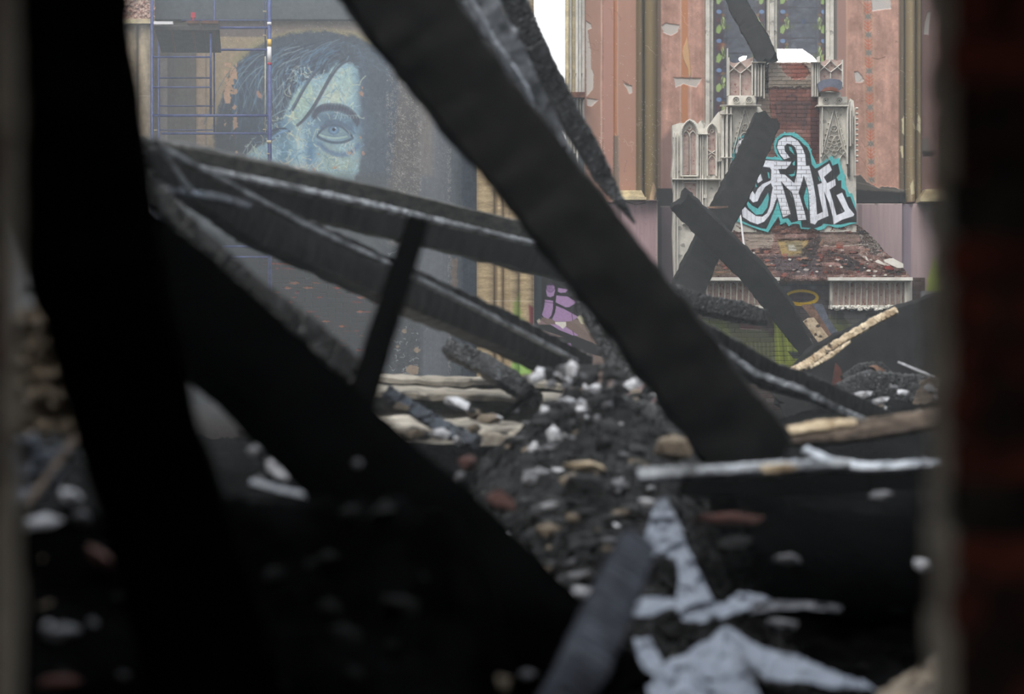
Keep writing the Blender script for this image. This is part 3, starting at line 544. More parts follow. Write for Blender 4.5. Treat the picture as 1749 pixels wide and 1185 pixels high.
# ---- rest of the shell around it
m = MB(); x0 = W(815,0,YW).x; x1 = W(908,0,YW).x
m.box((-9.5,YW+.3,-1),(W(908,0,YW).x,YW+.8,15)); m.box((W(999,0,YW).x,YW+.3,-1),(W(1206,0,YW).x,YW+.8,15)); m.box((W(1430,0,YW).x,YW+.3,-1),(9.5,YW+.8,15))
m.box((W(905,0,YW).x,YW+.3,-1),(W(1000,0,YW).x,YW+.8,W(0,260,YW).z)); m.box((W(1204,0,YW).x,YW+.3,-1),(W(1432,0,YW).x,YW+.8,W(0,334,YW).z))
m.box((-9.5,YW+.02,-1),(W(207,0,YW).x,YW+.4,15)); m.box((W(1663,0,YW).x,YW+.02,-1),(9.5,YW+.4,15)); m.box((-9.5,YW+.02,W(0,-69,YW).z),(W(907,0,YW).x,YW+.4,15)); m.box((W(999,0,YW).x,YW+.02,W(0,-69,YW).z),(W(1218,0,YW).x,YW+.4,15)); m.box((W(1418,0,YW).x,YW+.02,W(0,-69,YW).z),(9.5,YW+.4,15))
m.box((-9.5,YW+.02,-1),(9.5,YW+.28,W(0,688,YW).z))
tag(m.build('wall_masonry', soot_wall), 'plain masonry carrying the painted back wall', kind='structure')
m = MB(); m.box((-9.9,3.1,-1),(-9.5,30.8,15)); tag(m.build('wall_left', soot_wall), kind='structure')
m = MB(); m.box((9.5,3.1,-1),(9.9,30.8,15)); tag(m.build('wall_right', soot_wall), kind='structure')
m = MB(); m.box((-60,-40,-1.3),(60,120,-1.0)); tag(m.build('floor', soot_wall), kind='structure')
# ---- left engaged shafts with foliate capital
c = Canvas(205, 38, 262, 690, 1.0, (176,160,136)); c.grain(.18, 8, 8, 71); c.grain(.12, 3, 14, 72); c.rect(212,38,217,690,(120,108,92),.6,soft=2); c.rect(234,38,238,690,(126,112,94),.8,soft=2); c.line([(236,165),(257,165)], 1, (206,196,176), .9); c.line([(205,165),(234,166)],1,(196,186,166),.7)
c.cyl(212,236,38,690,.10); c.cyl(236,258,38,690,.10); sh = c.build('pillar', YW-.35); tag(sh, 'pair of tan stone shafts under a broken leafy capital at upper left', 'pillar', kind='structure')
m = MB(); rr = random.Random(5)
m.pbox(204, 32, 262, 40, YW-.55, .4); m.build('capital_ring', cream, sh)
V = []; Fc = []
m = MB(); m.pbox(208, -70, 258, 32, YW-.5, .3)
bmx = bmesh.new(); bmesh.ops.create_icosphere(bmx, subdivisions=1, radius=1); ic = [v.co.copy() for v in bmx.verts]; icf = [tuple(v.index for v in f.verts) for f in bmx.faces]; bmx.free()
for k in range(260):
    p = W(rr.uniform(206, 262), rr.uniform(-70, 34), YW-.5); s = rr.uniform(.012, .034)
    m.add([p + Vector((q.x*s*rr.uniform(.6,1.4), q.y*s, q.z*s*rr.uniform(.6,1.5))) for q in ic], icf)
m.build('leafy_capital', pmat('carved_leaf_stone', rgb(196,172,158), rgb(132,84,74), 30, .8, .3, 40, .01, thr=(.45,.6)), sh)
# ================================================================== SCAFFOLD
YS = 28.2
sc = empty('scaffold', W(360, 690, YS)); tag(sc, 'blue tubular scaffold tower standing before the painted face', 'scaffold')
def tub(name, x0, y0, x1, y1, wpx, dy=0.0, mat=None, parent=None, dy1=None):
    m = MB(); m.tube(W(x0, y0, YS+dy), W(x1, y1, YS+(dy if dy1 is None else dy1)), wpx/2*YS/F); return m.build(name, mat or blue_paint, parent or sc, smooth=True)
tub('post', 259.5, -60, 259.5, 690, 5); p2 = tub('post', 459.5, -60, 462, 690, 7); tub('post', 271, 60, 272, 690, 4, 1.0); tub('post', 360, 56, 360, 196, 4, .04); tub('post', 365.5, -60, 366, 230, 3, 1.0); tub('post', 453, 96, 453, 226, 2, .3, cream); tub('post', 453, -60, 453, 96, 2.2, .3)
for x0, x1, y, wd, dy in ((310,457,34.5,2.4,1.0),(374,458,47.5,4.6,0),(377,458,85,4.2,0),(261,360,97.5,3.4,0),(272,362,133,3.2,1.0),(261,360,149,3,0),(272,364,181,3,1.0),(260,458,197.5,5,0),(276,457,228,4,.0),(272,366,222,2.4,1.0),(380,462,421,3.4,0),(380,462,439,3.4,0),(260,460,330,4,0)):
    tub('rung', x0, y, x1, y, wd, dy)
for x, y in ((453,19),(453,60),(453,221),(267,222),(459,262)):
    m = MB(); m.pbox(x-4, y-1, x+1, y+1, YS-.05, .05); m.build('coupling_pin', cream, sc)
for y0, y1, mt, nm in ((67,80,yellow_paint,'warning_label'),(80,107,white_paint,'warning_label'),(38,43,white_paint,'warning_label'),(107,111,red_paint,'warning_label')):
    m = MB(); m.tube(W(459.8, y0, YS), W(459.9, y1, YS), 3.75*YS/F, 12); tag(m.build(nm, mt, sc, smooth=True), 'yellow strip label' if y0 == 67 else 'white strip label' if y0 in (80, 38) else 'red strip label')
m = MB(); m.pbox(458, 417, 466, 423, YS-.04, .05); tag(m.build('tag', green_paint, sc), 'small green tag')
tub('post_joint', 459.6, 240, 459.7, 245, 8.4, 0, cream)
# deck tray resting in the frame
dk = empty('deck_tray', W(320, 50, YS)); tag(dk, 'dirty wooden deck tray laid across the top of the blue scaffold', 'scaffold deck')
m = MB(); m.add([W(262,44,YS-.02), W(374,46,YS-.02), W(375,51,YS-.02), W(263,51,YS-.02), W(264,43,YS+.9), W(374,44,YS+.9)], [(0,3,2,1),(0,1,5,4)])
m.add([W(265,51,YS-.02), W(375,51,YS-.02), W(378,88,YS+.95), W(276,88,YS+.95), W(265,53,YS+.0), W(375,53,YS+.0), W(378,90,YS+.97), W(276,90,YS+.97)], [(0,1,2,3),(4,7,6,5),(0,4,5,1),(1,5,6,2),(2,6,7,3),(3,7,4,0)])
m.build('deck_board', deck_wood, dk)
for k in range(6):
    m = MB(); x = 274 + k*18; m.add([W(x,53,YS-.03), W(x+3,53,YS-.03), W(x+8,86,YS+.86), W(x+5,86,YS+.86), W(x,55,YS-.0), W(x+3,55,YS-.0), W(x+8,89,YS+.9), W(x+5,89,YS+.9)], [(0,1,2,3),(4,7,6,5),(0,4,5,1),(1,5,6,2),(2,6,7,3),(3,7,4,0)]); m.build('joist', deck_brown if k % 2 else deck_wood, dk)
m = MB(); m.pbox(262.5, 36.5, 295, 41.5, YS-.08, .06); tag(m.build('white_board', white_paint), 'short white board lying on the left end of the scaffold deck', 'board')
m = MB(); m.pbox(319, 35, 339, 40, YS-.05, .2); tag(m.build('wood_block', deck_brown), 'small brown block under the red object on the scaffold deck', 'block')
m = MB(); m.pbox(326, 21, 333, 30, YS-.03, .08); m.pbox(328.5, 30, 331, 35, YS-.02, .03); tag(m.build('red_tool', red_paint), 'small red object standing on the brown block on the scaffold deck', 'tool')
m = MB(); m.pbox(343, 35, 373, 40, YS-.06, .25); tag(m.build('wood_plank', deck_brown), 'brown plank end on the right of the scaffold deck', 'plank')

# ================================================================== ALTAR REREDOS
YR = 28.5
ar = empty('altar_reredos', W(1350, 650, YR)); tag(ar, 'ruined white gothic altar reredos with brick core and graffiti, before the stained glass', 'altar')
# brick core with paint on it
c = Canvas(1196, 100, 1470, 402, 2.0, (118,86,80)); rg = np.random.default_rng(3)
c.bricks((1196,100,1470,402), 17, 6.9, (140,122,116), .6, 1.0, 5, .12, .012); c.grain(.2, 12, 9, 81); c.grain(.15, 1.5, 1.5, 82)
c.poly([(1310,107),(1330,107),(1342,128),(1356,138),(1385,128),(1372,107),(1396,107),(1396,150),(1312,150)], (142,134,124), .9, soft=3, warp=4, ws=5, d=.03); c.poly([(1345,110),(1378,110),(1374,138),(1356,136)], (130,82,74), .7, soft=4, warp=3); c.rect(1340,138,1396,150,(118,108,98),.7,soft=4,warp=3)
c.speck((1310,106,1396,152), .10, (196,188,176), .7, 5, 4); c.speck((1310,106,1396,152), .08, (84,76,70), .7, 6, 4); c.line([(1313,106.5),(1395,106.5)], 2, (196,190,178), .9)
c.poly([(1290,160),(1313,150),(1318,215),(1300,222),(1288,200)], (122,110,102), .95, soft=2, warp=3, ws=5, d=.02); c.rect(1298,110,1312,160,(66,64,64),.9,soft=2,warp=2); c.rect(1384,160,1402,275,(92,66,62),.75,soft=2); c.rect(1385,200,1402,262,(74,54,52),.7,soft=3)
c.rect(1288,215,1330,270,(118,98,92),.7,soft=6,warp=4)
# grey spray marks
for p in ([(1345,165),(1356,158),(1366,165),(1362,176),(1348,176)], [(1324,178),(1326,200),(1334,205),(1336,182)], [(1340,180),(1342,205)], [(1346,200),(1356,178),(1366,182),(1362,205),(1350,208)], [(1374,180),(1376,205),(1372,222)], [(1380,178),(1372,214)], [(1326,176),(1384,178)]):
    c.curve(p, 3.4, (78,70,72), .75, soft=3)
c.poly([(1326,170),(1384,172),(1380,214),(1330,212)], (84,72,72), .45, soft=10)
c.rect(1313,222,1372,240,(134,112,106),.6,soft=8)
# the big piece
Z = lambda L: [(1230+x/6.236, 210+y/6.236) for x, y in L]
cy = (96,172,174); bk = (58,58,62); wh = (212,214,222)
gr = Canvas(1244, 222, 1466, 400, 2.0, cy); OUT = Z([(130,470),(127,330),(142,220),(180,155),(250,125),(320,128),(400,170),(455,345),(520,362),(620,368),(582,310),(570,230),(590,165),(650,115),(740,98),(820,113),(900,180),(945,225),(970,290),(980,340),(1000,380),(1030,440),(1080,420),(1190,345),(1220,385),(1270,370),(1290,450),(1300,490),(1335,560),(1330,600),(1350,690),(1380,750),(1405,740),(1440,850),(1455,960),(1455,1070),(1400,1078),(1290,1115),(1230,1118),(1150,1092),(1100,1138),(1040,1145),(980,1115),(940,1132),(860,1130),(845,1080),(780,1072),(730,1104),(700,1056),(650,1084),(620,1000),(580,1064),(512,1168),(400,1135),(300,1095),(220,1066),(160,1045),(130,960),(150,920)])
gr.cut(OUT, warp=.5, ws=3)
gr.poly(Z([(155,480),(155,260),(190,172),(270,145),(330,155),(420,270),(460,380),(560,392),(672,397),(620,332),(592,250),(612,180),(680,130),(760,133),(840,178),(885,225),(930,260),(960,330),(975,440),(1010,485),(1035,478),(1170,395),(1197,455),(1255,430),(1278,535),(1240,580),(1258,615),(1290,610),(1290,690),(1330,718),(1350,790),(1385,782),(1420,870),(1455,950),(1455,1058),(1380,1060),(1280,1082),(1180,1082),(1100,1072),(1080,1095),(1010,1122),(870,1112),(860,1040),(830,1042),(760,1062),(722,1012),(664,1022),(612,830),(590,900),(512,1085),(490,1128),(440,1122),(330,1087),(230,1042),(150,920),(150,700)]), bk)
gr.poly(Z([(420,395),(760,410),(740,450),(700,490),(620,490),(640,545),(690,550),(790,640),(812,560),(822,480),(822,420),(820,330),(800,260),(760,228),(712,220),(684,250),(690,300),(742,368),(680,388),(640,340),(605,262),(620,190),(680,150),(750,143),(830,190),(880,270),(905,340),(915,455),(950,450),(990,620),(1020,800),(1032,975),(1095,945),(1062,800),(1036,655),(1095,635),(1112,760),(1155,990),(1040,1040),(1010,1082),(960,1065),(955,950),(945,760),(925,660),(890,560),(870,640),(835,740),(870,850),(900,950),(918,1030),(830,1036),(815,950),(790,820),(765,740),(700,680),(650,620),(690,760),(750,970),(670,1006),(640,900),(610,790),(590,830),(560,920),(520,990),(470,1050),(400,1080),(320,1052),(240,1000),(225,850),(300,930),(380,990),(450,997),(500,960),(530,880),(545,760),(560,690),(540,640),(480,680),(430,760),(400,832),(350,847),(300,790),(265,710),(300,648),(370,760),(400,700),(450,650),(540,610),(545,500),(530,475),(425,460),(400,440)]), wh)
gr.poly(Z([(170,420),(166,250),(200,188),(270,153),(330,160),(400,230),(300,420),(190,520)]), wh); gr.poly(Z([(355,515),(402,450),(425,520),(452,610),(402,642)]), wh)
gr.poly(Z([(1040,512),(1160,430),(1192,500),(1105,575),(1140,640),(1225,596),(1232,662),(1165,710),(1200,830),(1240,982),(1300,958),(1328,940),(1238,768),(1300,740),(1370,900),(1430,972),(1420,992),(1300,1030),(1208,1082),(1200,1000),(1160,850),(1095,700),(1085,640)]), wh)
for p in ([(335,560),(350,570),(395,680),(378,685)], [(503,520),(522,530),(530,588),(515,590)], [(733,248),(760,262),(795,340),(770,320),(740,290)], [(770,430),(795,400),(796,452),(775,450)], [(730,552),(785,538),(800,500),(795,560),(760,572)],
          [(250,785),(340,880),(400,912),(440,862),(512,738),(520,800),(502,900),(450,970),(380,978),(300,900)], [(890,790),(920,680),(942,760),(940,935),(905,862)], [(1040,560),(1072,612),(1058,622)]): gr.poly(Z(p), cy, 1, soft=.8)
gr.line(Z([(745,740),(765,790)]), .8, (160,170,175), .9); gr.poly(Z([(1285,910),(1305,940),(1298,945)]), (150,160,165)); gr.poly(Z([(1040,560),(1028,650),(1082,632),(1075,600)]), bk) if 0 else None
sl = gr.sl(1322, 222, 1384, 392); x = gr.xx[sl]; y = gr.yy[sl]; row = np.floor(y/6.9); m = ((y % 6.9) < .8)*1.0 + ((((x+(row % 2)*8.5) % 17) < .7))*1.0
lum = gr.c[sl].mean(-1); gr.mix(sl, np.clip(m, 0, 1)*.75*(lum > .6), (112,110,118)); gr.d[sl] -= np.clip(m, 0, 1)*.004
for xx in (1262,1270,1276,1283,1290,1300,1405,1411,1420,1424): gr.line([(xx,222),(xx,400)], .8, (110,110,118), .45)
gr.speck((1300,270,1326,400), .16, (120,118,124), .7, 7, 4); gr.speck((1380,290,1398,392), .2, (110,108,114), .7, 8, 4); gr.speck((1336,355,1350,372), .35, (150,128,120), .6, 9, 4); gr.grain(.06, 2, 2, 83); gr.grain(.08, 14, 14, 84)
for k in range(26):
    xx, yy = rg.uniform(1258, 1290), rg.uniform(238, 270); gr.curve([(xx,yy),(xx+rg.uniform(-4,4),yy+rg.uniform(-4,4)),(xx+rg.uniform(-5,5),yy+rg.uniform(-5,5))], .8, (90,90,98), .8)
core = [(1308,112),(1314,106),(1394,106),(1398,112),(1400,175),(1404,270),(1456,372),(1466,390),(1466,401),(1198,401),(1198,388),(1240,372),(1290,300),(1290,225),(1286,195),(1296,165),(1300,158),(1300,112)]
c.cut(core, warp=1, ws=5); mbk = MB(); mbk.plate([(x*.985+1345*.015, max(y, 108)) for x, y in core], YR+.05, .2); mbk.build('core_backing', soot_wall, ar); o = c.build('brick_core', YR+.02, ar); tag(o, 'exposed red brick core with grey spray marks')
gr.build('graffiti', YR-.075, ar, thick=.02); 
o = [q for q in ar.children if q.name.startswith('graffiti')][0]; tag(o, 'white block letters outlined in black and turquoise')

def part(name, fn, mat, lab=None, parent=ar, smooth=False):
    m = MB(); fn(m); o = m.build(name, mat, parent, smooth=smooth)
    if lab: tag(o, lab)
    return o
# left wing panel
part('wing_panel', lambda m: m.plate([(1148,214),(1160,210),(1170,210),(1178,203),(1186,206),(1192,212),(1196,206),(1202,205),(1206,216),(1214,210),(1222,198),(1228,190),(1233,200),(1234,480),(1152,478),(1149,400),(1151,330),(1147,300),(1150,260)], YR, .2), stone)
def f(m):
    m.plate([(1165,232),(1175,218),(1178,216),(1186,220),(1190,232),(1191,298),(1165,298)], YR-.012, .02)
    m.plate([(1209,226),(1215,216),(1221,226),(1222,298),(1209,298)], YR-.012, .02); m.plate([(1170,313),(1188,313),(1188,382),(1170,382)], YR-.012, .02)
part('marble_inlay', f, pink_marble)
def f(m):
    m.poly(arch(1163,1191,206,300), 3.6, YR, .09); m.poly(arch(1165.5,1177,224,298,4), 2.0, YR, .05); m.poly(arch(1177,1189,224,298,4), 2.0, YR, .05); m.poly(circ(1177,219,3.2,10), 1.2, YR, .04)
    m.poly(arch(1207,1223,212,300), 3.0, YR, .08); m.poly([(1209,257),(1222,265)], 1.6, YR, .04); m.poly([(1222,257),(1209,265)], 1.6, YR, .04); m.poly(arch(1209,1222,266,298,4), 1.4, YR, .04); m.poly(circ(1215.5,224,3,9), 1.1, YR, .04)
    for x in (1152,1157,1196,1200,1204,1228): m.poly([(x,228),(x,470)], 2.0, YR, .06)
    for x, y0, y1 in ((1178,228,300),(1166,300,383),(1190,300,383),(1199,300,400),(1206,300,400)): m.poly([(x,y0),(x,y1)], 1.8, YR, .05)
    m.poly([(1148,307),(1229,307)], 2.6, YR, .12); m.poly([(1192,230),(1210,230)], 2.2, YR, .10); m.poly([(1168,312),(1190,312)], 1.4, YR, .05); m.poly([(1168,382),(1184,382)], 2, YR, .07); m.poly([(1163,301),(1191,301)], 2.4, YR, .08); m.poly([(1225,276),(1231,276)], 2, YR, .1)
    m.pbox(1202, 332, 1207, 338, YR-.06, .06)
part('tracery', f, stone_hi)
# left tower
part('tower_panel', lambda m: m.plate([(1230,190),(1240,186),(1247,180),(1296,180),(1303,190),(1300,215),(1292,235),(1292,396),(1232,396),(1231,300)], YR-.05, .2), stone)
def f(m):
    for x, dp in ((1234,.10),(1240,.16),(1247,.12)): m.poly([(x,196 if x < 1240 else 186),(x,395)], 4.4, YR-.05, dp)
    for y in (181,196,270): m.poly([(1230,y),(1250 if y != 181 else 1298,y)], 2.0, YR-.1, .12)
part('buttress', f, stone_hi)
def gable(m, xc, yt, yb, hw, Y):
    m.poly([(xc-hw,yb),(xc,yt),(xc+hw,yb)], 1.8, Y, .06); m.poly([(xc-hw+4,yb),(xc,yt+14),(xc+hw-4,yb)], 1.0, Y, .04)
    yc = yt + (yb-yt)*.43
    m.poly(circ(xc,yc,5.5,12), 1.2, Y, .05)
    for a in (90, 210, 330): m.poly(circ(xc+2.2*math.cos(math.radians(a)), yc-2.2*math.sin(math.radians(a)), 2.5, 8), .8, Y, .04)
    for x0 in (xc-hw*.95, xc+hw*.35): m.poly(arch(x0, x0+hw*.6, yt+1, yt+(yb-yt)*.5, 4), 1.2, Y, .04)
    for k in range(1, 9):
        for sgn in (-1, 1):
            t = k/9; x = xc + sgn*hw*t; y = yt + (yb-yt)*t; m.poly([(x,y),(x+sgn*2.6,y-1.6)], 1.3, Y, .05)
    m.poly([(xc,yt),(xc,yt-6)], 2, Y, .06)
def f(m):
    gable(m, 1272, 184, 262, 21, YR-.05)
    m.poly(circ(1272,234,7.5,14), 1.4, YR-.05, .05)
    for r_, yy in ((9,250),(5,262)):
        for a in (-1, 0, 1): m.poly(circ(1272+a*r_,yy,4.6,9), 1.0, YR-.05, .05)
part('gable_tracery', f, stone_hi)
# quatrefoil band, crown
def band(m, x0, x1, y0, y1, Y): m.pbox(x0, y0, x1, y1, Y, .22); m.pbox(x0-3, y1, x1+3, y1+2.4, Y-.08, .3)
part('frieze', lambda m: band(m, 1244, 1291, 163, 179, YR-.08), stone)
part('frieze', lambda m: (band(m, 1398, 1447, 165, 179, YR-.08), m.pbox(1402, 157, 1436, 165, YR-.06, .2)), stone)
def foil(m, xc, yc, Y):
    for k in range(8): a = k*math.pi/4; m.poly(circ(xc+3.2*math.cos(a), yc+3.2*math.sin(a), 1.6, 7), .8, Y, .03)
    m.poly(circ(xc,yc,5.6,14), 1.1, Y, .04)
for x, y in ((1257,171),(1279,171),(1410,172),(1433,172)):
    part('rosette', lambda m: foil(m, x, y, YR-.08), stone_hi); part('rosette_hole', lambda m: m.plate(circ(x,y,3.8,10)[:-1], YR-.085, .01), soot_wall)
part('crown_panel', lambda m: m.plate([(1243,98),(1248,106),(1256,108),(1268,104),(1286,97),(1287,164),(1243,164)], YR, .15), pink_marble)
part('crown_panel', lambda m: m.plate([(1398,112),(1402,106),(1412,102),(1436,102),(1437,150),(1398,150)], YR, .15), pink_marble)
def crown(m, x0, x1, yt, yb):
    xm = (x0+x1)/2; q = (x1-x0)/4; Y = YR
    m.poly([(x0,yt+4),(x0+2*q,yt+20),(x1,yt+4)], 1.8, Y, .06); m.poly([(x0,yt+19),(x0+q,yt+10),(xm,yt),(x1-q,yt+10),(x1,yt+19)], 1.8, Y, .06)
    m.poly([(xm,yt+20),(xm,yb)], 2, Y, .05); m.poly([(x0,yt-6),(x0,yb)], 2.6, Y, .09); m.poly([(x1,yt),(x1,yb)], 2.6, Y, .09)
part('crown_tracery', lambda m: (crown(m, 1244, 1284, 106, 163), m.poly([(1242,84),(1242,164)], 2.2, YR, .08)), stone_hi)
part('crown_tracery', lambda m: (crown(m, 1398, 1438, 104, 150), m.poly([(1396,99),(1396,160)], 2.6, YR, .08), m.poly([(1417,98),(1417,104)], 3, YR, .06)), stone_hi)
def f(m):
    for x in (1289,1294,1299,1304): m.poly([(x,109),(x,165 if x != 1304 else 168)], 3.6, YR, .12 if x in (1289,1299) else .08)
    m.poly([(1284,108),(1306,108)], 2, YR-.05, .12)
part('shaft_cluster', f, stone)
def f(m):
    for x in (1387,1391,1395): m.poly([(x,110),(x,165)], 3.6, YR, .10)
    m.poly([(1384,108),(1400,108)], 2, YR-.05, .12)
part('shaft_cluster', f, stone)
# right tower
part('tower_panel', lambda m: m.plate([(1401,180),(1448,180),(1452,168),(1458,172),(1461,200),(1462,300),(1463,396),(1400,396),(1400,300)], YR-.05, .2), stone)
part('gable_tracery', lambda m: (gable(m, 1424, 184, 268, 22, YR-.05), [m.poly(circ(1424+a,yy,4.2,9), 1.0, YR-.05, .05) for a, yy in ((-5,236),(5,236),(0,244),(-9,248),(9,248),(-4,254),(4,254),(-14,259),(14,259),(0,262))], m.poly(arch(1404,1415,264,272,4), 1.2, YR-.05, .05), m.poly(arch(1434,1445,264,272,4), 1.2, YR-.05, .05)), stone_hi)
def f(m):
    m.poly([(1403,184),(1403,262)], 2.6, YR-.05, .10); m.poly([(1446,184),(1446,280)], 3.0, YR-.05, .10)
    for x, y0, y1, dp in ((1451,175,250,.12),(1455,190,246,.08),(1459,200,300,.10)): m.poly([(x,y0),(x,y1)], 2.4, YR-.05, dp)
    for y in range(186, 280, 9): m.poly([(1461,y),(1463,y)], 4, YR-.05, .10)
part('buttress', f, stone_hi)
part('shadow_gap', lambda m: m.pbox(1448.5, 250, 1452, 300, YR-.12, .1), soot_wall)
def f(m):
    V = []; n = 14
    for k in range(n+1):
        t = k/n; x = 1397 + 42*t; V.append((x, 140 + 2*math.sin(t*3)*-3)); 
    m.plate([(1397,142),(1403,137),(1418,134),(1434,136),(1439,141),(1437,152),(1431,155),(1424,150),(1412,149),(1404,155),(1399,156)], YR-.2, .12)
tag(part('slate_slab', f, pmat('slate_slab_m', rgb(108,112,126), rgb(92,96,108), 8, .7, .3), None, None), 'grey blue slab fragment lodged over the right tower of the altar', 'slab')
tag(part('brick_fragment', lambda m: m.plate([(1402,156),(1408,150),(1420,148),(1430,151),(1434,157),(1420,154)], YR-.22, .1), pmat('brick_far', rgb(142,98,84), rgb(116,80,70), 20, .9, .4), None, None), 'reddish brick fragment under the grey slab on the right tower', 'brick')

# slope of rubble, base and balustrades
YB = 27.7
c = Canvas(1178, 384, 1556, 480, 1.5, (98,80,76)); rg = np.random.default_rng(21)
c.bricks((1178,384,1556,480), 18, 7, (128,118,110), .6, 1.0, 7, .25, .01); c.grain(.35, 16, 5, 91); c.grain(.2, 2, 1.2, 92); c.rect(1178,384,1470,398,(112,82,74),.6,soft=3)
c.poly([(1190,445),(1208,415),(1230,420),(1262,436),(1262,470),(1188,474)], (88,80,74), .8, soft=3, warp=2); c.poly([(1272,394),(1318,396),(1322,408),(1318,424),(1270,424)], (128,118,110), .95, soft=1.5, warp=1.2); c.line([(1278,407),(1314,408)], 1.6, (92,84,80), .8)
c.poly([(1328,410),(1380,410),(1382,432),(1376,438),(1336,437)], (140,122,88), .95, soft=2, warp=1.5, ws=4, d=-.03); c.poly([(1340,412),(1370,412),(1372,428),(1346,430)], (108,102,88), .8, soft=4, warp=2); c.poly([(1347,418),(1356,418),(1362,428),(1348,428)], (150,148,140), .9, soft=2, warp=1)
c.poly([(1300,440),(1400,430),(1405,470),(1330,468)], (72,70,74), .7, soft=8, warp=4); c.poly([(1370,425),(1400,400),(1404,410),(1385,450),(1372,460)], (66,62,62), .9, soft=3, warp=2); c.line([(1300,441),(1470,436)], 1.6, (60,58,60), .8)
c.poly([(1425,432),(1450,438),(1486,458),(1470,466),(1440,458)], (64,60,60), .9, soft=2, warp=2); c.line([(1408,419),(1424,420),(1440,420),(1486,416)], 1.8, (176,170,160), .8); c.poly([(1428,412),(1440,412),(1440,424),(1428,424)], (120,72,62), .9, warp=1); c.rect(1400,398,1466,418,(108,98,92),.6,soft=4,warp=3)
c.poly([(1462,384),(1500,410),(1512,430),(1490,436),(1470,414)], (72,66,64), .95, soft=2, warp=3); c.speck((1466,386,1512,436), .22, (184,180,172), .9, 93, 4)
c.speck((1186,380,1552,480), .035, (190,182,172), .85, 94, 3); c.speck((1186,470,1552,480), .2, (150,142,134), .7, 95, 3); c.speck((1186,420,1552,480), .05, (44,42,42), .8, 96, 4)
for k in range(150):
    x, y = rg.uniform(1190, 1540), rg.uniform(425, 478); r = rg.uniform(1, 4); col = [(130,88,80),(112,76,70),(170,162,154),(76,72,72),(140,112,98)][int(rg.integers(0, 5))]
    c.poly([(x-r*1.6,y),(x-r*.4,y-r*.7),(x+r*1.4,y-r*.3),(x+r,y+r*.5),(x-r*.6,y+r*.6)], col, .8, soft=1, warp=1, ws=2, d=.02)
c.cut([(1198,384),(1466,384),(1486,400),(1500,414),(1512,430),(1530,444),(1555,470),(1555,480),(1184,480),(1194,448),(1212,412),(1200,398)], warp=1.5, ws=4)
t = np.clip((c.yy-400)/76, 0, 1); Yarr = YR - .02 - (YR-YB+.02)*t - .05*fbm(c.xx/6, c.yy/4, 97) - .10*(fbm(c.xx/22, c.yy/9, 98)-.5)*(t > .1)
o = c.build('broken_altar_table', YR, ar, Yarr=Yarr); tag(o, 'broken brick altar table covered in rubble')
c = Canvas(1178, 474, 1580, 700, 1.5, (84,74,72)); c.bricks((1178,474,1580,700), 22, 8, (104,98,94), .6, 1, 8, .12, .01); c.rect(1178,474,1326,528,(70,66,66)); c.rect(1325,474,1418,486,(104,80,74),.8,soft=2); c.rect(1322,484,1418,600,(76,72,74),.8,soft=4); c.grain(.15, 6, 6, 99)
for k in range(28):
    a0 = k/28*2*math.pi; a1 = (k+1.3)/28*2*math.pi
    c.line([(1369+27*math.cos(a0), 508+11.5*math.sin(a0)), (1369+27*math.cos(a1), 508+11.5*math.sin(a1))], 5.5 if math.sin(a0) > -.2 else 4.2, (190,158,48), .95, soft=1.5)
c.blob(1345,494,9,6,(112,108,116),.6); c.blob(1388,491,7,5,(124,122,128),.6)
c.poly([(1200,540),(1240,545),(1300,560),(1326,580),(1326,640),(1200,640)], (96,98,78), .9, soft=8, warp=4); c.poly([(1200,545),(1240,548),(1250,575),(1230,600),(1205,580)], (108,116,70), .85, soft=6, warp=3)
for k in range(14): c.curve([(1203,548+4*k),(1225,552+4*k),(1246,566+4*k)], 1.2, (128,138,84), .6, soft=1.5)
for k in range(9): c.curve([(1262+7*k,585),(1264+7*k,600),(1262+7*k,618)], 2.2, (120,124,92), .6, soft=2)
c.poly([(1322,548),(1330,538),(1345,552),(1378,590),(1392,604),(1370,622),(1324,632)], (124,132,66), 1, soft=1.5, warp=1)
for k in range(7): x = 1326+8*k; c.line([(x,545+5*k),(x+6,622-3*k)], 2.6, (88,94,50) if k % 2 else (150,158,84), .8, soft=2)
c.poly([(1346,600),(1372,602),(1378,612),(1354,612)], (60,60,60), .95, warp=1.5); c.poly([(1264,550),(1300,556),(1302,562),(1264,562)], (112,80,80), .8); c.line([(1264,561),(1300,564)],1,(170,150,148),.8)
c.rect(1415,530,1580,580,(100,96,94),.9,soft=3); c.poly([(1440,534),(1480,536),(1476,556),(1450,560)], (140,136,132), .7, soft=4, warp=4); c.poly([(1425,552),(1440,556),(1450,570),(1430,572)], (122,128,84), .8, soft=4, warp=2); c.line([(1428,532),(1428,552)], 1, (140,130,126), .8)
c.poly([(1400,536),(1446,548),(1470,568),(1400,600)], (112,120,80), .5, soft=6, warp=3)
o = c.build('altar_base', YB+.1, ar); tag(o, 'soot stained brick base with a yellow spray ring and green spray paint')
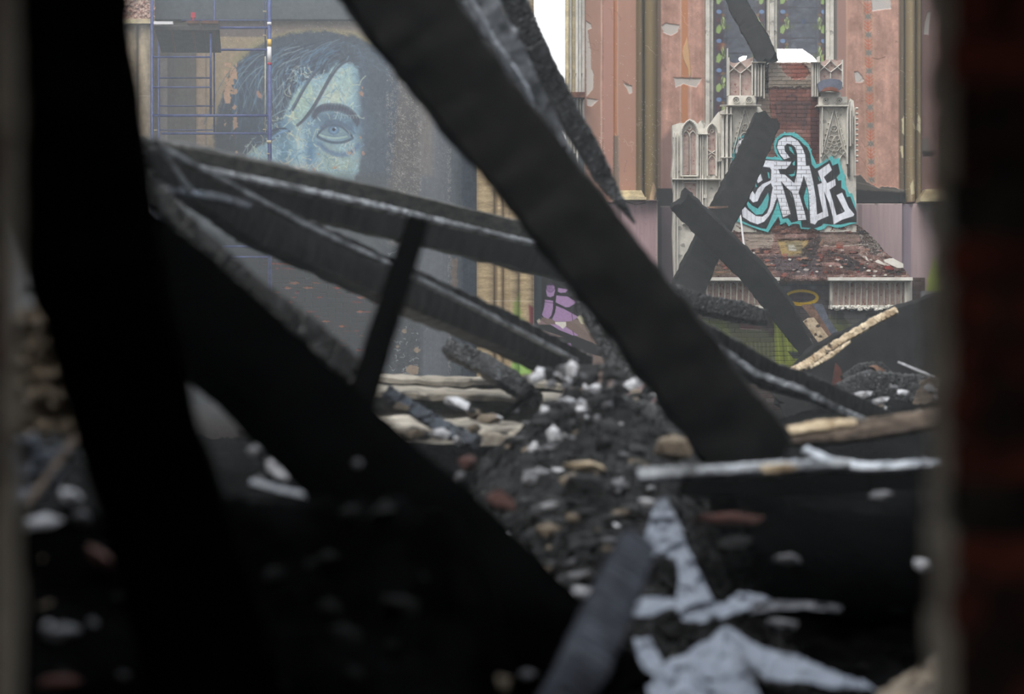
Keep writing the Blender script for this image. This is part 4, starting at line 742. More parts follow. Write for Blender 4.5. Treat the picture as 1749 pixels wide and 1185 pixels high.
def bal(x0, x1, n, lab, endpost):
    p = part('balustrade', lambda m: m.pbox(x0, 480, x1, 526, YB, .12), pink_marble, lab)
    m = MB(); m.pbox(x0-3, 473.5, x1+6, 479, YB-.16, .3); m.pbox(x0-1, 478.5, x1+3, 481, YB-.10, .2); m.pbox(x0, 521, x1, 527, YB-.06, .2); m.build('coping', stone_hi, p)
    m = MB(); s = (x1-x0-endpost)/n
    for k in range(n):
        a = x0 + 3 + k*s; m.poly(arch(a, a+s*.96, 481, 522, 4, .8), 1.8, YB, .06)
        m.poly([(a+s*.98,482),(a+s*.98,522)], 1.6, YB, .08)
    if endpost: m.pbox(x1-endpost, 480, x1, 524, YB-.06, .1); m.pbox(x1-1, 480, x1+5, 524, YB, .2)
    m.pbox(x0, 479, x0+3, 525, YB-.05, .1); m.build('arcade', stone, p)
    m = MB(); rr = random.Random(x0)
    for k in range(90):
        q = W(rr.uniform(x0, x1), 527 + rr.uniform(-4, 2), YB-.08+rr.uniform(-.03,.03)); s_ = rr.uniform(.008,.022); m.add([q + Vector((v.x*s_*1.6, v.y*s_, v.z*s_)) for v in ic], icf)
    tag(m.build('crumbled_edge', stone_hi, p), kind='stuff')
bal(1194, 1326, 13, 'left balustrade of small pointed arches over pink marble', 0); bal(1418, 1553, 13, 'right balustrade of small pointed arches over pink marble', 8)
part('pier_stub', lambda m: m.pbox(1574, 497, 1600, 560, YB, .3), plaster_g)

# white lath, splinters and leftovers on the altar
tag(part('white_lath', lambda m: m.tube(W(1261,338,YR-.35), W(1271.5,426,YR-.45), .009, 8, .013), white_paint, None, None), 'thin white lath leaning on the left of the graffiti', 'lath')
def flatbit(name, pts, Y, mat, lab, cat, grp=None, t=.05):
    m = MB(); m.plate(pts, Y, t); return tag(m.build(name, mat), lab, cat, grp)
ZB = lambda L: [(1390+x/7.405, 380+y/7.405) for x, y in L]
flatbit('plaster_slab', ZB([(885,470),(960,452),(1000,450),(1130,520),(1135,570),(1060,575),(900,500)]), YB+.02, stone_hi, 'largest white plaster slab on the right end of the altar table', 'plaster slab')
flatbit('plaster_slab', ZB([(778,490),(815,468),(915,530),(905,545),(790,505)]), YB+.05, stone_hi, 'smaller white plaster slab left of the largest one on the altar table', 'plaster slab')
flatbit('plaster_shard', ZB([(650,425),(665,430),(698,488),(660,470)]), YB+.15, stone_hi, 'narrow upright white shard on the altar table', 'plaster shard')
flatbit('brick', ZB([(890,555),(960,545),(1015,580),(1000,598),(900,590)]), YB, pmat('brick_far2', rgb(138,74,70), rgb(112,64,60), 20, .9, .4), 'red brick below the largest white slab on the altar table', 'brick')
flatbit('plaster_chunk', ZB([(670,605),(690,595),(720,600),(715,618),(675,618)]), YB-.06, stone_hi, 'small white lump on the edge above the right balustrade', 'plaster chunk')
flatbit('wood_splinter', [(1220,464),(1250,462),(1260,462),(1261,464.5),(1240,466),(1222,466)], YB-.1, orange_wood, 'orange splinter lying above the left balustrade', 'splinter')
flatbit('wood_splinter', [(1399,418),(1405,408),(1407,411),(1402,421)], YB+.1, orange_wood, 'short orange splinter standing at the middle of the altar table', 'splinter')
flatbit('plaster_chunk', [(1217,424),(1221,422),(1225,426),(1220,427)], YB+.3, stone_hi, 'tiny white lump between the two crossed beams', 'plaster chunk')
flatbit('plaster_chunk', [(1284,432),(1288,430),(1290,432),(1286,434)], YB+.25, stone_hi, 'tiny white lump below the white lath', 'plaster chunk')
rr = random.Random(77)
for k in range(26):
    x, y = rr.uniform(1270, 1535), rr.uniform(440, 472); s = rr.uniform(1.2, 3.2)
    if x > 1440 and y < 395 + (x-1440)*.75: continue
    flatbit('plaster_crumb', [(x-s,y),(x-s*.2,y-s*.6),(x+s,y-s*.2),(x+s*.6,y+s*.5),(x-s*.4,y+s*.5)], YR-(YR-YB)*min(1, (y-400)/76)-.10, [stone_hi, stone, pmat('brick_far2', G(.1))][k % 3], 'small crumb of plaster or brick lying on the altar table', 'crumb', 'crumbs on the altar table', .03)
# brass dome and planks in front of altar base
flatbit('cream_plank', [(1372,549),(1380,543),(1390,542),(1424,586),(1446,640),(1428,640),(1404,594)], 26.6, pale_wood, 'pale plank with peeling paint leaning below the yellow ring', 'plank', None, .04)
flatbit('orange_plank', [(1369,521),(1388,519),(1394,530),(1428,584),(1450,650),(1440,650),(1420,592),(1386,544)], 26.8, orange_wood, 'orange brown split plank just right of the pale peeling plank', 'plank', None, .04)
flatbit('blue_grey_board', [(1387,518),(1405,519),(1416,545),(1438,578),(1462,650),(1450,650),(1428,592),(1402,556)], 26.9, pmat('blue_grey_board_m', rgb(104,109,120), rgb(84,88,98), 14, .7, .3), 'blue grey board leaning beside the orange plank', 'board', None, .04)
m = MB(); cp = [(1365,540),(1363,552),(1372,566),(1384,580),(1390,594),(1391,604)]
for a, b in zip(cp, cp[1:]): m.tube(W(*a, 26.5), W(*b, 26.5), .012, 8)
tag(m.build('bent_wire', plaster_g), 'bent grey wire left of the pale peeling plank', 'wire')
# ================================================================== FALLEN TIMBERS
def beam(name, lab, st, mat, cat='charred beam', **k):
    o = timber(name, st, mat, **k); return tag(o, lab, cat)
# far cross and roof beams
b1 = beam('charred_beam', 'black charred beam leaning right to left in front of the altar, the longer arm of the cross', [(1310,205,26.2,46),(1268,300,26.0,50),(1222,390,25.8,52),(1180,480,25.5,56),(1148,565,25.2,60)], char_far, ratio=.8, roll=8, seed=1, rough=.03)
b2 = beam('charred_beam', 'black charred beam crossing from upper left down to the planks, the shorter arm of the cross', [(1160,340,25.2,42),(1215,395,25.3,46),(1290,470,25.5,46),(1338,532,25.7,44),(1362,572,25.8,34),(1386,610,25.9,22)], char_far, ratio=.8, roll=-8, seed=2, rough=.035)
flatbit('wood_splinter', [(1208,353),(1225,352),(1240,352),(1243,351),(1244,354),(1226,356),(1210,355)], 25.3, orange_wood, 'orange splinter caught on the long arm of the cross', 'splinter')
beam('charred_beam', 'charred beam hanging across the stained glass', [(1232,-60,28.9,34),(1266,20,28.7,34),(1296,70,28.5,36),(1312,104,28.4,36)], char_far, ratio=.8, seed=3, rough=.04)
# big foreground diagonal
beam('charred_roof_beam', 'huge black diagonal beam running from top centre down to the right', [(590,-120,8.0,168),(682,0,8.1,164),(790,150,8.2,150),(920,310,8.3,140),(1046,470,8.4,140),(1140,590,8.5,140),(1283,780,8.7,146)], char_dark, ratio=.8, roll=6, seed=4, rough=.035, jag=.4)
ashb = beam('ashy_beam', 'ash grey beam running behind the huge diagonal beam at top centre', [(745,-120,10.6,66),(813,0,10.8,64),(856,76,11.0,62),(896,152,11.2,52),(928,207,11.4,46),(975,297,11.6,40),(1010,360,11.8,30)], ash_beam_m, ratio=.6, roll=24, seed=5, rough=.04)
timber('pale_strip', [(780,-60,10.5,6),(812,10,10.6,7),(850,80,10.7,8),(872,118,10.8,16),(893,155,10.9,20),(915,200,11.0,10),(950,255,11.1,12),(985,290,11.2,8)], ash_white_glint, ratio=.8, seed=40, rough=.1, parent=ashb)['label'] = 'pale strip'  # pale strip along the ash grey beam
beam('ribbed_charred_beam', 'ribbed charred beam tapering to a point, right of the ash grey beam', [(845,-60,12.4,44),(877,0,12.5,42),(909,70,12.6,40),(944,145,12.8,40),(977,207,12.9,37),(1003,250,13.0,36),(1030,300,13.1,30),(1056,340,13.1,17),(1084,381,13.2,4)], ribbed_m, ratio=.9, roll=12, seed=6, rough=.04, rib=.13, ribn=56, seg=330)
beam('charred_beam', 'dark crackled beam emerging below the huge diagonal beam', [(960,400,14.0,46),(1010,520,14.0,50),(1050,590,14.0,54),(1088,660,14.0,54)], ribbed_m, ratio=.7, roll=-15, seed=7, rough=.04, rib=.05, ribn=40)
# long beams on the left
lcb = beam('long_charred_beam', 'long charred beam sloping across the painted face from upper left', [(205,264,10.4,74),(330,290,11.2,84),(480,322,12.2,84),(640,362,13.3,82),(800,400,14.4,80),(960,442,15.6,80)], char_mid, ratio=.5, roll=4, seed=8, rough=.03)
beam('bright_edged_plank', 'bright edged plank lying along the top of the long charred beam', [(205,244,10.0,26),(330,268,10.8,32),(480,300,11.8,34),(640,334,12.9,34),(800,372,14.0,32),(950,408,15.0,30)], olive_char, ratio=.6, roll=0, seed=9, rough=.02)  # plank gives the beam its lighter top band
timber('ash_glint_edge', [(240,264,9.9,7),(330,286,10.6,11),(480,318,11.6,13),(640,352,12.7,12),(800,390,13.8,10),(955,426,14.8,8)], char_ash_glint, ratio=1, roll=35, seed=39, rough=.12, parent=lcb)['label'] = 'pale edge of ash and painted sky glint'  # bright line painted along the beam, ash plus sky highlight
beam('charred_beam_end', 'end of a charred beam sticking out right of the huge diagonal beam', [(1120,492,16.6,30),(1200,520,17.0,32),(1260,532,17.3,34),(1306,543,17.5,26)], char_wet, ratio=.8, roll=22, seed=10, rough=.05)
beam('charred_rafter', 'second long charred rafter below the first, ending at the rubble heap', [(240,262,9.6,34),(330,318,10.2,62),(440,385,11.0,76),(560,435,11.8,78),(700,500,12.8,76),(850,565,13.8,68),(985,632,14.8,60)], char_mid, ratio=.8, roll=18, seed=11, rough=.03)
beam('edge_light_lath', 'thin pale strip added as edge light along the top of the second rafter', [(270,248,9.3,8),(420,330,10.2,9),(520,385,11.0,10),(640,440,11.9,9),(800,520,13.0,9),(985,616,14.3,8)], char_ash_glint, ratio=1, roll=30, seed=12, rough=.08, cat='lath')  # strip coloured pale to paint the light on the rafter's top edge
beam('grey_lath', 'curved grey lath lying across the left ends of the rafters', [(272,322,8.9,12),(320,330,9.1,12),(365,336,9.2,13),(425,352,9.3,12)], grey_board, ratio=.8, roll=30, seed=13, rough=.08, cat='lath')
beam('grey_lath', 'short grey lath rising to the upper left above the curved lath', [(262,236,8.9,9),(295,285,9.0,9),(325,325,9.1,9)], char_ash_glint, ratio=.8, roll=30, seed=14, rough=.08, cat='lath')
beam('charred_board', 'paler board added as the lit top edge of the near black slab', [(230,290,7.6,36),(330,400,7.7,40),(430,492,7.8,42),(520,560,7.9,46),(610,640,8.0,46)], char_wet, ratio=.5, roll=20, seed=15, rough=.04)  # separate board whose paler colour plays the slab's lit top side
beam('charred_stick', 'black stick standing upright in front of the rafters', [(712,380,7.3,38),(690,450,7.2,42),(655,560,7.1,46),(615,690,7.0,50),(588,790,6.9,60),(560,900,6.8,70)], char_near, ratio=.9, seed=16, rough=.03, jag=.15, cat='charred post')
beam('charred_corner_post', 'massive black leaning post along the left side', [(104,-120,4.9,222),(108,60,4.9,224),(130,250,4.9,236),(166,480,4.9,226),(190,560,4.9,208),(240,750,4.95,205),(320,1000,5.0,215),(390,1260,5.0,230)], char_near, ratio=.8, seed=17, rough=.02, cat='charred post')
beam('charred_slab', 'broad near black slab falling from upper left to bottom centre', [(160,366,6.2,110),(275,478,6.3,142),(455,652,6.4,148),(575,770,6.4,152),(735,914,6.4,160),(855,1040,6.4,172),(930,1125,6.4,180),(1000,1215,6.4,200)], char_near, ratio=2.2, roll=10, seed=18, rough=.02, cat='charred slab')
# middle distance right
beam('charred_board', 'broad black board rising to the right behind the brick jamb', [(1330,690,19.5,60),(1420,640,19.7,120),(1520,600,20,140),(1660,560,20.2,150)], char_far, ratio=.3, roll=4, seed=20, rough=.03)
beam('pale_branch', 'pale stripped batten lying along the top of the broad black board', [(1346,636,19.0,10),(1378,622,19.1,14),(1430,586,19.2,13),(1490,550,19.3,13),(1530,530,19.4,12)], pale_wood, ratio=.9, roll=10, seed=21, rough=.12, cat='batten')
beam('pale_splinter', 'torn pale splinter under the middle of the stripped batten', [(1384,628,18.9,4),(1420,606,18.95,8),(1452,583,19.0,4)], pale_wood, ratio=.9, seed=22, rough=.15, cat='splinter')
beam('sagging_beam', 'sagging charred beam with pale edge right of the huge diagonal', [(1180,560,12.4,40),(1240,600,12.8,50),(1310,640,13.3,48),(1380,662,13.8,42),(1450,690,14.4,34),(1520,715,15,22)], char_mid, ratio=.7, roll=16, seed=23, rough=.04)
beam('pale_edged_lath', 'pale edged lath along the front of the sagging beam', [(1225,592,12.0,12),(1290,640,12.3,13),(1370,668,12.6,14),(1440,705,13.0,14),(1492,722,13.4,8)], char_ash_glint, ratio=.8, roll=35, seed=24, rough=.1, cat='lath')  # pale strip following the front edge of the beam
beam('scorched_brown_beam', 'scorched brown beam lying level at right', [(1335,745,10.2,34),(1450,738,10.2,36),(1560,722,10.2,34),(1680,700,10.2,34)], brown_wood, ratio=1.1, roll=12, seed=25, rough=.04)
beam('pale_split_beam', 'pale split length of wood on the left end of the brown beam', [(1340,738,10.0,14),(1400,728,10.0,20),(1462,722,10.0,12)], pale_wood, ratio=1, roll=20, seed=26, rough=.1, cat='split wood')
beam('ash_white_rafter', 'curved ash white rafter dipping across the right', [(1375,770,8.9,14),(1420,790,8.8,15),(1480,800,8.7,15),(1600,792,8.6,14),(1720,780,8.6,14)], ash_white_glint, ratio=1.2, roll=25, seed=27, rough=.10)
gar = beam('grey_ash_rafter', 'low ash grey rafter with an orange scar at the foot of the huge diagonal', [(1090,812,8.2,22),(1200,806,8.2,20),(1330,799,8.2,20),(1450,792,8.3,14)], char_ash_glint, ratio=1, roll=28, seed=28, rough=.1)
timber('ash_glint_edge', [(1190,803,7.95,8),(1260,799,7.95,13),(1340,794,7.95,15),(1420,790,7.95,10)], ash_white_glint, ratio=1, seed=41, rough=.12, parent=gar)['label'] = 'bright rim of ash and painted sky glint'  # white rim painted for wet ash reflecting the sky
m = MB(); m.plate([(1298,798),(1320,793),(1350,792),(1366,797),(1340,806),(1305,807)], 7.86, .05); m.build('bare_wood_scar', pale_wood, gar)['label'] = 'pale orange strip of unburnt wood'
beam('charred_log', 'crackled charred log lying in front of the black board at right', [(1432,668,17.4,28),(1480,655,17.4,44),(1540,662,17.4,48),(1610,668,17.4,46)], char_wet, ratio=1, seed=29, rough=.06, rib=.06, ribn=24, cat='charred log')
srl = beam('charred_log', 'short raised charred log with an orange tip at right', [(1440,650,17.8,18),(1470,636,17.8,30),(1500,630,17.8,26),(1530,650,17.8,12)], char_wet, ratio=1, seed=30, rough=.07, rib=.06, ribn=20, cat='charred log')
m = MB(); m.plate([(1490,626),(1498,624),(1514,634),(1517,642),(1508,641)], 17.5, .2); m.build('unburnt_tip', orange_wood, srl)['label'] = 'orange unburnt tip'
flatbit('rusty_tile', [(1420,664),(1428,620),(1436,630),(1446,668),(1440,672)], 18.6, rust, 'dark red rusty tile standing left of the charred logs', 'tile', None, .04)
flatbit('scorched_board', [(1572,652),(1600,640),(1610,650),(1585,690),(1560,690)], 16.8, brown_wood, 'scorched pinkish board end by the right jamb', 'board', None, .04)
beam('white_stick', 'thin white stick pointing at the right jamb', [(1534,618,16.6,3),(1562,630,16.6,4),(1594,644,16.6,4)], plaster_w, ratio=1, seed=31, rough=.05, cat='stick')
# middle distance centre
beam('burnt_log', 'burnt log with a pale edge left of the rubble heap', [(768,596,15.2,28),(820,620,15.0,34),(870,650,14.6,34),(915,682,14.3,26)], char_wet, ratio=1, roll=20, seed=32, rough=.08, cat='charred log')
beam('blue_grey_board', 'blue grey board propped against the pale stone steps', [(660,668,12.8,22),(720,708,12.7,24),(770,738,12.6,26),(815,756,12.5,26)], grey_board, ratio=.6, roll=20, seed=33, rough=.08, cat='board')
beam('charred_stick', 'short black stick slanting over the pale stone steps', [(858,712,12.0,10),(885,690,12.0,12),(912,668,12.0,14)], char_near, ratio=1, seed=34, rough=.05, cat='charred stick')
beam('charred_stick', 'black stick lying level on the crest of the rubble heap', [(960,632,12.6,12),(1010,630,12.6,14),(1062,622,12.6,7)], char_wet, ratio=1, roll=15, seed=35, rough=.08, cat='charred stick')
beam('dark_rafter', 'dark rafter slanting over the right shoulder of the heap', [(1040,690,11.6,34),(1110,710,11.4,40),(1180,738,11.2,40),(1230,760,11,30)], char_wet, ratio=.8, roll=10, seed=36, rough=.06)
beam('grey_ribbed_beam', 'blurred ash grey ribbed beam rising from the bottom edge', [(915,1290,5.4,92),(990,1150,5.5,86),(1040,1040,5.7,80),(1088,930,5.9,66)], pmat('ribbed_ash_grey', raw(74,78,88), raw(50,52,60), 9, .7, .6, 26, .01, spec=.3), ratio=.7, roll=-10, seed=37, rough=.03, rib=.09, ribn=26, seg=160)
beam('scorched_stick', 'thin scorched stick leaning at lower left', [(45,862,5.6,11),(90,802,5.7,12),(132,742,5.8,12)], brown_wood, ratio=1, seed=38, rough=.08, cat='stick')

# ================================================================== STONE STEPS (fallen moulded stone)
def moulded(name, lab, x0, x1, yl, yr, Y, prof, mat, dz=0):
    m = MB(); n = 26; rows = []
    for k in range(n+1):
        t = k/n; x = x0 + (x1-x0)*t; y = yl + (yr-yl)*t; base = W(x, y, Y)
        rows.append([base + Vector((0, a, -b + .02*mnoise.noise(Vector((t*14, a*6, b*9+dz))))) for a, b in prof])
    q = len(prof); V = [v for r_ in rows for v in r_]
    m.add(V, [(i*q+j, i*q+(j+1) % q, (i+1)*q+(j+1) % q, (i+1)*q+j) for i in range(n) for j in range(q)] + [tuple(range(q)), tuple(range(n*q+q-1, n*q-1, -1))])
    return tag(m.build(name, mat), lab, 'stone step')
step_m = pmat('dusty_pale_stone', raw(150,142,130), raw(104,98,88), 3, .9, .6, 20, .02, c3=raw(60,56,50), s3=5, t3=.6)
moulded('stone_step', 'upper pale moulded stone step behind the upright black stick', 560, 962, 638, 652, 17.0, [(.3,-.01),(.0,0),(-.04,.02),(-.04,.05),(.06,.06),(.06,.10),(.3,.10)], step_m)
moulded('stone_step', 'middle pale stone step with a crumbled bright lip', 600, 1010, 664, 682, 15.0, [(.7,-.02),(.0,.0),(-.05,.01),(-.05,.04),(.08,.06),(.14,.12),(.10,.16),(.10,.3),(.7,.3)], step_m, 3)
moulded('stone_step', 'lowest pale stone step littered with bright rubble', 620, 1060, 728, 745, 13.2, [(1.0,-.035),(.0,.0),(-.03,.02),(-.03,.07),(1.0,.07)], pmat('bright_rubble_stone', raw(222,212,196), raw(150,140,128), 7, .9, .9, 16, .03, c3=raw(52,48,44), s3=8, t3=.58), 7)

# ================================================================== GROUND AND RUBBLE
def gz(x, y):
    ks = [(0, .2), (3, .35), (5, .6), (7, .8), (9, .95), (12, 1.12), (15, 1.25), (20, 1.2), (25, .9), (28, .4), (31, .2)]
    z = np.interp(y, [k[0] for k in ks], [k[1] for k in ks])
    z += .62*math.exp(-(((x-.42)/.62)**2) - (((y-11.6)/1.7)**2)) + .18*math.exp(-(((x-.35)/.5)**2) - (((y-9.3)/1.3)**2))
    z += .35*math.exp(-(((x-2.6)/1.3)**2) - (((y-16.5)/2.2)**2)) - .1*math.exp(-(((x+1.2)/1)**2) - (((y-8)/2)**2))
    z += .72*math.exp(-(((x+.76)/.34)**2) - (((y-7.6)/.42)**2))
    lf = 1/(1+math.exp((x-.02)/.05)); z += lf*max(0, (1.24 + .6*min(y-5.0, .62) - z))*(1 if 5.0 < y < 5.75 else max(0, 1-(5.0-y)*3) if y <= 5.0 else max(0, 1-(y-5.75)*3))
    p = Vector((x, y, 0)); z += (.10*mnoise.noise(p*1.3) + .07*mnoise.noise(p*3.7))*(1-.7*lf*(4.8 < y < 6.3)) + .05*abs(mnoise.noise(p*9)) + .03*mnoise.noise(p*21)
    return z
V = []; xs = np.linspace(-9.4, 9.4, 420); ys = np.concatenate([np.arange(3.15, 14, .045), np.linspace(14.05, 29.5, 160)])
core_x = np.sign(xs)*np.abs(xs/9.4)**1.9*9.4
for y in ys:
    for x in core_x: V.append((x, y, gz(x, y)))
nx = len(core_x); Fc = [(j*nx+i, j*nx+i+1, (j+1)*nx+i+1, (j+1)*nx+i) for j in range(len(ys)-1) for i in range(nx-1)]
me = bpy.data.meshes.new('rubble_ground'); me.from_pydata(V, [], Fc); me.update(); me.materials.append(ash_ground); me.polygons.foreach_set('use_smooth', [True]*len(Fc))
o = bpy.data.objects.new('rubble_ground', me); COL.objects.link(o); tag(o, 'black ash and fine rubble covering the church floor', kind='stuff')

hx = np.linspace(-.45, 1.25, 190); hy = np.arange(7.4, 14.2, .035); V = []
for y in hy:
    for x in hx:
        e = min(1, (x+.45)/.3, (1.25-x)/.3, (y-7.4)/.5, (14.2-y)/.6); p = Vector((x, y, 0))
        V.append((x, y, gz(x, y) - .05 + e*(.045 + .035*abs(mnoise.noise(p*14)) + .02*abs(mnoise.noise(p*33)))))
nx = len(hx); Fc = [(j*nx+i, j*nx+i+1, (j+1)*nx+i+1, (j+1)*nx+i) for j in range(len(hy)-1) for i in range(nx-1)]
o = mk('ash_heap', V, Fc, pmat('heap_ash', G(.006), G(.04,.98,1.05), 14, .75, 1.0, 30, .03, thr=(.45,.7), spec=.15, c3=raw(92,92,92), s3=34, t3=.66)); tag(o, 'grey ash and fine debris of the central heap', kind='stuff')
def lump(seed, flat=1.0, sub=1):
    bm = bmesh.new(); bmesh.ops.create_icosphere(bm, subdivisions=sub, radius=1); r = random.Random(seed)
    pl = [(Vector((r.gauss(0,1), r.gauss(0,1), r.gauss(0,1))).normalized(), r.uniform(.45,.85)) for _ in range(9)]
    for v in bm.verts:
        for n_, d_ in pl:
            k = v.co.dot(n_) - d_
            if k > 0: v.co -= n_*k
        v.co *= 1 + .10*mnoise.noise(v.co*3 + Vector((seed, 0, 0)))
        v.co.z *= flat
    zmin = min(v.co.z for v in bm.verts)
    for v in bm.verts: v.co.z -= zmin
    me = bpy.data.meshes.new('lump'); bm.to_mesh(me); bm.free(); return me
LM = {}
def chunk(name, x, y, z, s, mat, lab, cat, grp=None, seed=0, flat=.8, rot=None, sx=1.0, sy=1.0, sz=1.0):
    k = (seed % 12, mat.name, flat)
    if k not in LM:
        me = lump(seed % 12 + 1, flat); me.materials.append(mat); LM[k] = me
    o = bpy.data.objects.new(name, LM[k]); COL.objects.link(o); o.location = (x, y, z); o.scale = (s*sx, s*sy, s*sz)
    r = random.Random(seed*7+1); o.rotation_euler = rot or (r.uniform(-.3,.3), r.uniform(-.3,.3), r.uniform(0, 6.28))
    return tag(o, lab, cat, grp, 'thing')
def onpx(px, py, y0=6.0, y1=24):     # where the sight line meets the ground
    y = y0
    while y < y1:
        p = W(px, py, y)
        if gz(p.x, y) >= p.z: return p
        y += .05
    return None
r = random.Random(42)
# heap of coal lumps
cnt = 0
for k in range(900):
    if cnt >= 290: break
    px, py = r.gauss(985, 80), r.uniform(632, 1030); p = onpx(px, py)
    if p is None: continue
    mt, nm, cl = r.choices([(coal,'charcoal_lump','charred'),(plaster_g,'grey_rubble','grey'),(tan_rub,'mortar_lump','tan mortar'),(plaster_w,'plaster_bit','bright plaster')], [10,2.2,.8,1.3])[0]
    s = r.choice([.012,.016,.020,.026,.034,.046])*(1 if mt is not plaster_w else .6); sz = 'tiny' if s < .02 else 'small' if s < .035 else 'larger'
    where = ('upper' if py < 740 else 'middle' if py < 860 else 'lower') + (' left' if px < 950 else ' right' if px > 1030 else '')
    lb = '%s %s lump on the %s part of the central rubble heap' % (sz, cl, where)
    chunk(nm, p.x, p.y, p.z+.004, s, mt, lb, 'rubble lump', lb.replace('lump', 'lumps'), seed=k, sx=r.uniform(.9,2.6), sz=r.uniform(.6,1.2)); cnt += 1
# crest of bright lumps
for k, (px, py, s, mt) in enumerate([(978,640,.07,plaster_w),(940,655,.05,plaster_g),(915,648,.05,plaster_w),(1010,668,.05,plaster_g),(955,690,.06,plaster_g),(930,700,.05,plaster_w),(1000,700,.05,plaster_g),(1040,690,.05,plaster_g),(975,715,.05,coal),(1020,715,.045,plaster_g),(890,672,.05,coal),(985,672,.06,coal)]):
    p = W(px, py, 11.2); lab = ['sharp white plaster lump at the very top of the heap','grey lump just below the top of the heap on its left','white lump at the left end of the heap crest','grey lump right of the white peak','wide grey lump in the upper middle of the heap','white lump on the left shoulder of the heap','grey lump under the crest, centre','grey lump on the right shoulder of the heap','black lump under the crest, centre','grey lump right of centre under the crest','black lump at the far left of the crest','black lump directly under the white peak'][k]
    s *= .62; chunk('plaster_lump' if mt is not coal else 'charcoal_lump', p.x, p.y, p.z-s*.8, s, mt, lab, 'rubble lump', seed=k+60, flat=1.0, sz=1.3 if k == 0 else 1)
for k, (px, py, Y, s, sx, mt, lab) in enumerate([
    (1000,797,9.6,.045,3.2,pale_wood,'long pale piece lying across the middle of the heap'),
    (912,765,9.8,.03,1.1,plaster_w,'round white spot of plaster left of the long pale piece'),
    (1105,858,8.6,.045,1.1,plaster_w,'bright white lump at the top of the crumpled grey sheet'),
    (935,862,9.0,.028,2.0,plaster_w,'small white pair of bits on the lower heap'),
    (800,790,9.4,.06,1.2,brick_m,'pinkish brick lump left of the heap'),
    (784,812,9.0,.035,1.1,plaster_g,'grey lump just below the pinkish brick lump'),
    (852,860,8.6,.07,1.4,brick_m,'dark red brick half buried left of the lower heap'),
    (1150,770,9.6,.09,1.2,tan_rub,'tan mortar block near the foot of the huge diagonal beam'),
    (935,905,8.6,.05,1.5,tan_rub,'tan mortar lump low on the heap'),
    (1000,830,9.0,.07,1.6,coal,'glossy black lump mid heap'),
    (1240,885,8.0,.05,3.4,brick_m,'long red brick in the dark under the ash white rafter'),
    (1575,967,7.2,.035,1.3,plaster_w,'bright white lump by the right jamb low down'),
    (1345,955,7.6,.035,2.2,plaster_g,'dim grey lump in the dark hollow at right'),
    (1510,845,8.2,.03,2.2,plaster_g,'dim grey bit high in the dark hollow by the jamb'),
    (1335,1065,7.3,.045,1.6,plaster_g,'grey lump above the lower crumpled sheet'),
    (1250,925,7.9,.05,1.8,coal,'black lump in the dark hollow below the red brick'),
    (470,795,7.4,.05,.9,plaster_w,'brightest white lump in the gap under the black slab'),
    (440,820,7.3,.03,1.2,plaster_g,'grey lump left of the brightest lump in the gap'),
    (478,812,7.35,.035,1.3,plaster_w,'white lump just below the brightest lump in the gap'),
    (420,735,7.8,.06,.9,plaster_g,'grey lump at the top of the gap under the slab'),
    (436,770,7.6,.04,1.2,plaster_g,'grey lump in the middle of the gap under the slab'),
    (610,793,6.0,.018,1,plaster_g,'tiny grey bit on the black slab'),
    (72,895,5.6,.055,1.2,plaster_w,'angular bluish white block at far left'),
    (120,848,5.6,.03,1.6,plaster_w,'flat white piece above the angular block at far left'),
    (140,885,5.6,.04,.9,plaster_g,'grey lump right of the angular white block'),
    (70,965,5.5,.04,1.1,tan_rub,'tan lump below the angular white block'),
    (165,950,5.4,.05,1.3,brick_m,'dark brown lump beside the foot of the leaning post'),
    (80,1035,5.3,.028,1.5,tan_rub,'small tan lump low at far left'),
    (110,1080,5.2,.04,2.0,plaster_g,'long grey lump at lower left with a bright end'),
    (80,1066,5.1,.018,1.1,plaster_w,'small bright bit on the end of the long grey lump'),
    (158,1064,5.2,.018,1.2,plaster_g,'small grey bit right of the long grey lump'),
    (232,1105,5.2,.035,1.0,tan_rub,'tan lump at the bottom left of the pair'),
    (285,1085,5.2,.04,1.0,tan_rub,'larger tan lump at the bottom right of the pair'),
    (325,1108,5.2,.022,1.3,plaster_g,'small grey bit right of the tan pair'),
    (410,1080,5.3,.04,1.8,tan_rub,'wide tan lump at bottom, left of the rusty strip'),
    (433,1046,5.4,.025,1.0,tan_rub,'round tan lump sitting on the wide tan lump'),
    (570,1050,5.5,.03,1.8,tan_rub,'tan shard beside the rusty strip'),
    (110,1165,5.0,.03,2.4,rust,'rusty red fragment in the lower left corner'),
    (212,1152,5.0,.018,1,plaster_g,'tiny grey bit near the lower left corner'),
    (390,1168,5.1,.04,2.4,tan_rub,'long tan lump on the bottom edge'),
    (535,1175,5.1,.03,1.4,tan_rub,'tan lump on the bottom edge under the rusty strip'),
    (735,1150,5.4,.03,1.2,tan_rub,'tan lump on the bottom edge, centre left'),
    (775,1140,5.5,.022,1,plaster_g,'small grey lump on the bottom edge, centre'),
    (830,1172,5.4,.045,1.6,tan_rub,'wide tan lump on the bottom edge left of the ribbed beam'),
    (900,1152,5.6,.022,1.4,plaster_g,'small flat grey lump left of the ribbed beam'),
    (648,1018,5.9,.026,1.0,plaster_w,'bright bit caught on the rusty strip'),
    (985,1012,6.7,.03,1.5,plaster_w,'blue white bit at the tip of the black slab'),
    (65,548,6.4,.06,1.2,tan_rub,'bright tan stone on the broken masonry at far left'),
    (58,495,6.4,.04,1.0,plaster_g,'grey lump at the top of the masonry at far left')]):
    p = W(px, py, Y); s *= .85; chunk('rubble_lump' if mt not in (brick_m, rust) else 'brick_lump', p.x, p.y, p.z-s*.6, s, mt, lab, 'rubble lump', seed=k+5, flat=.8, sx=sx, rot=(.1, (.5 if k in (26, 40) else .05), 0))
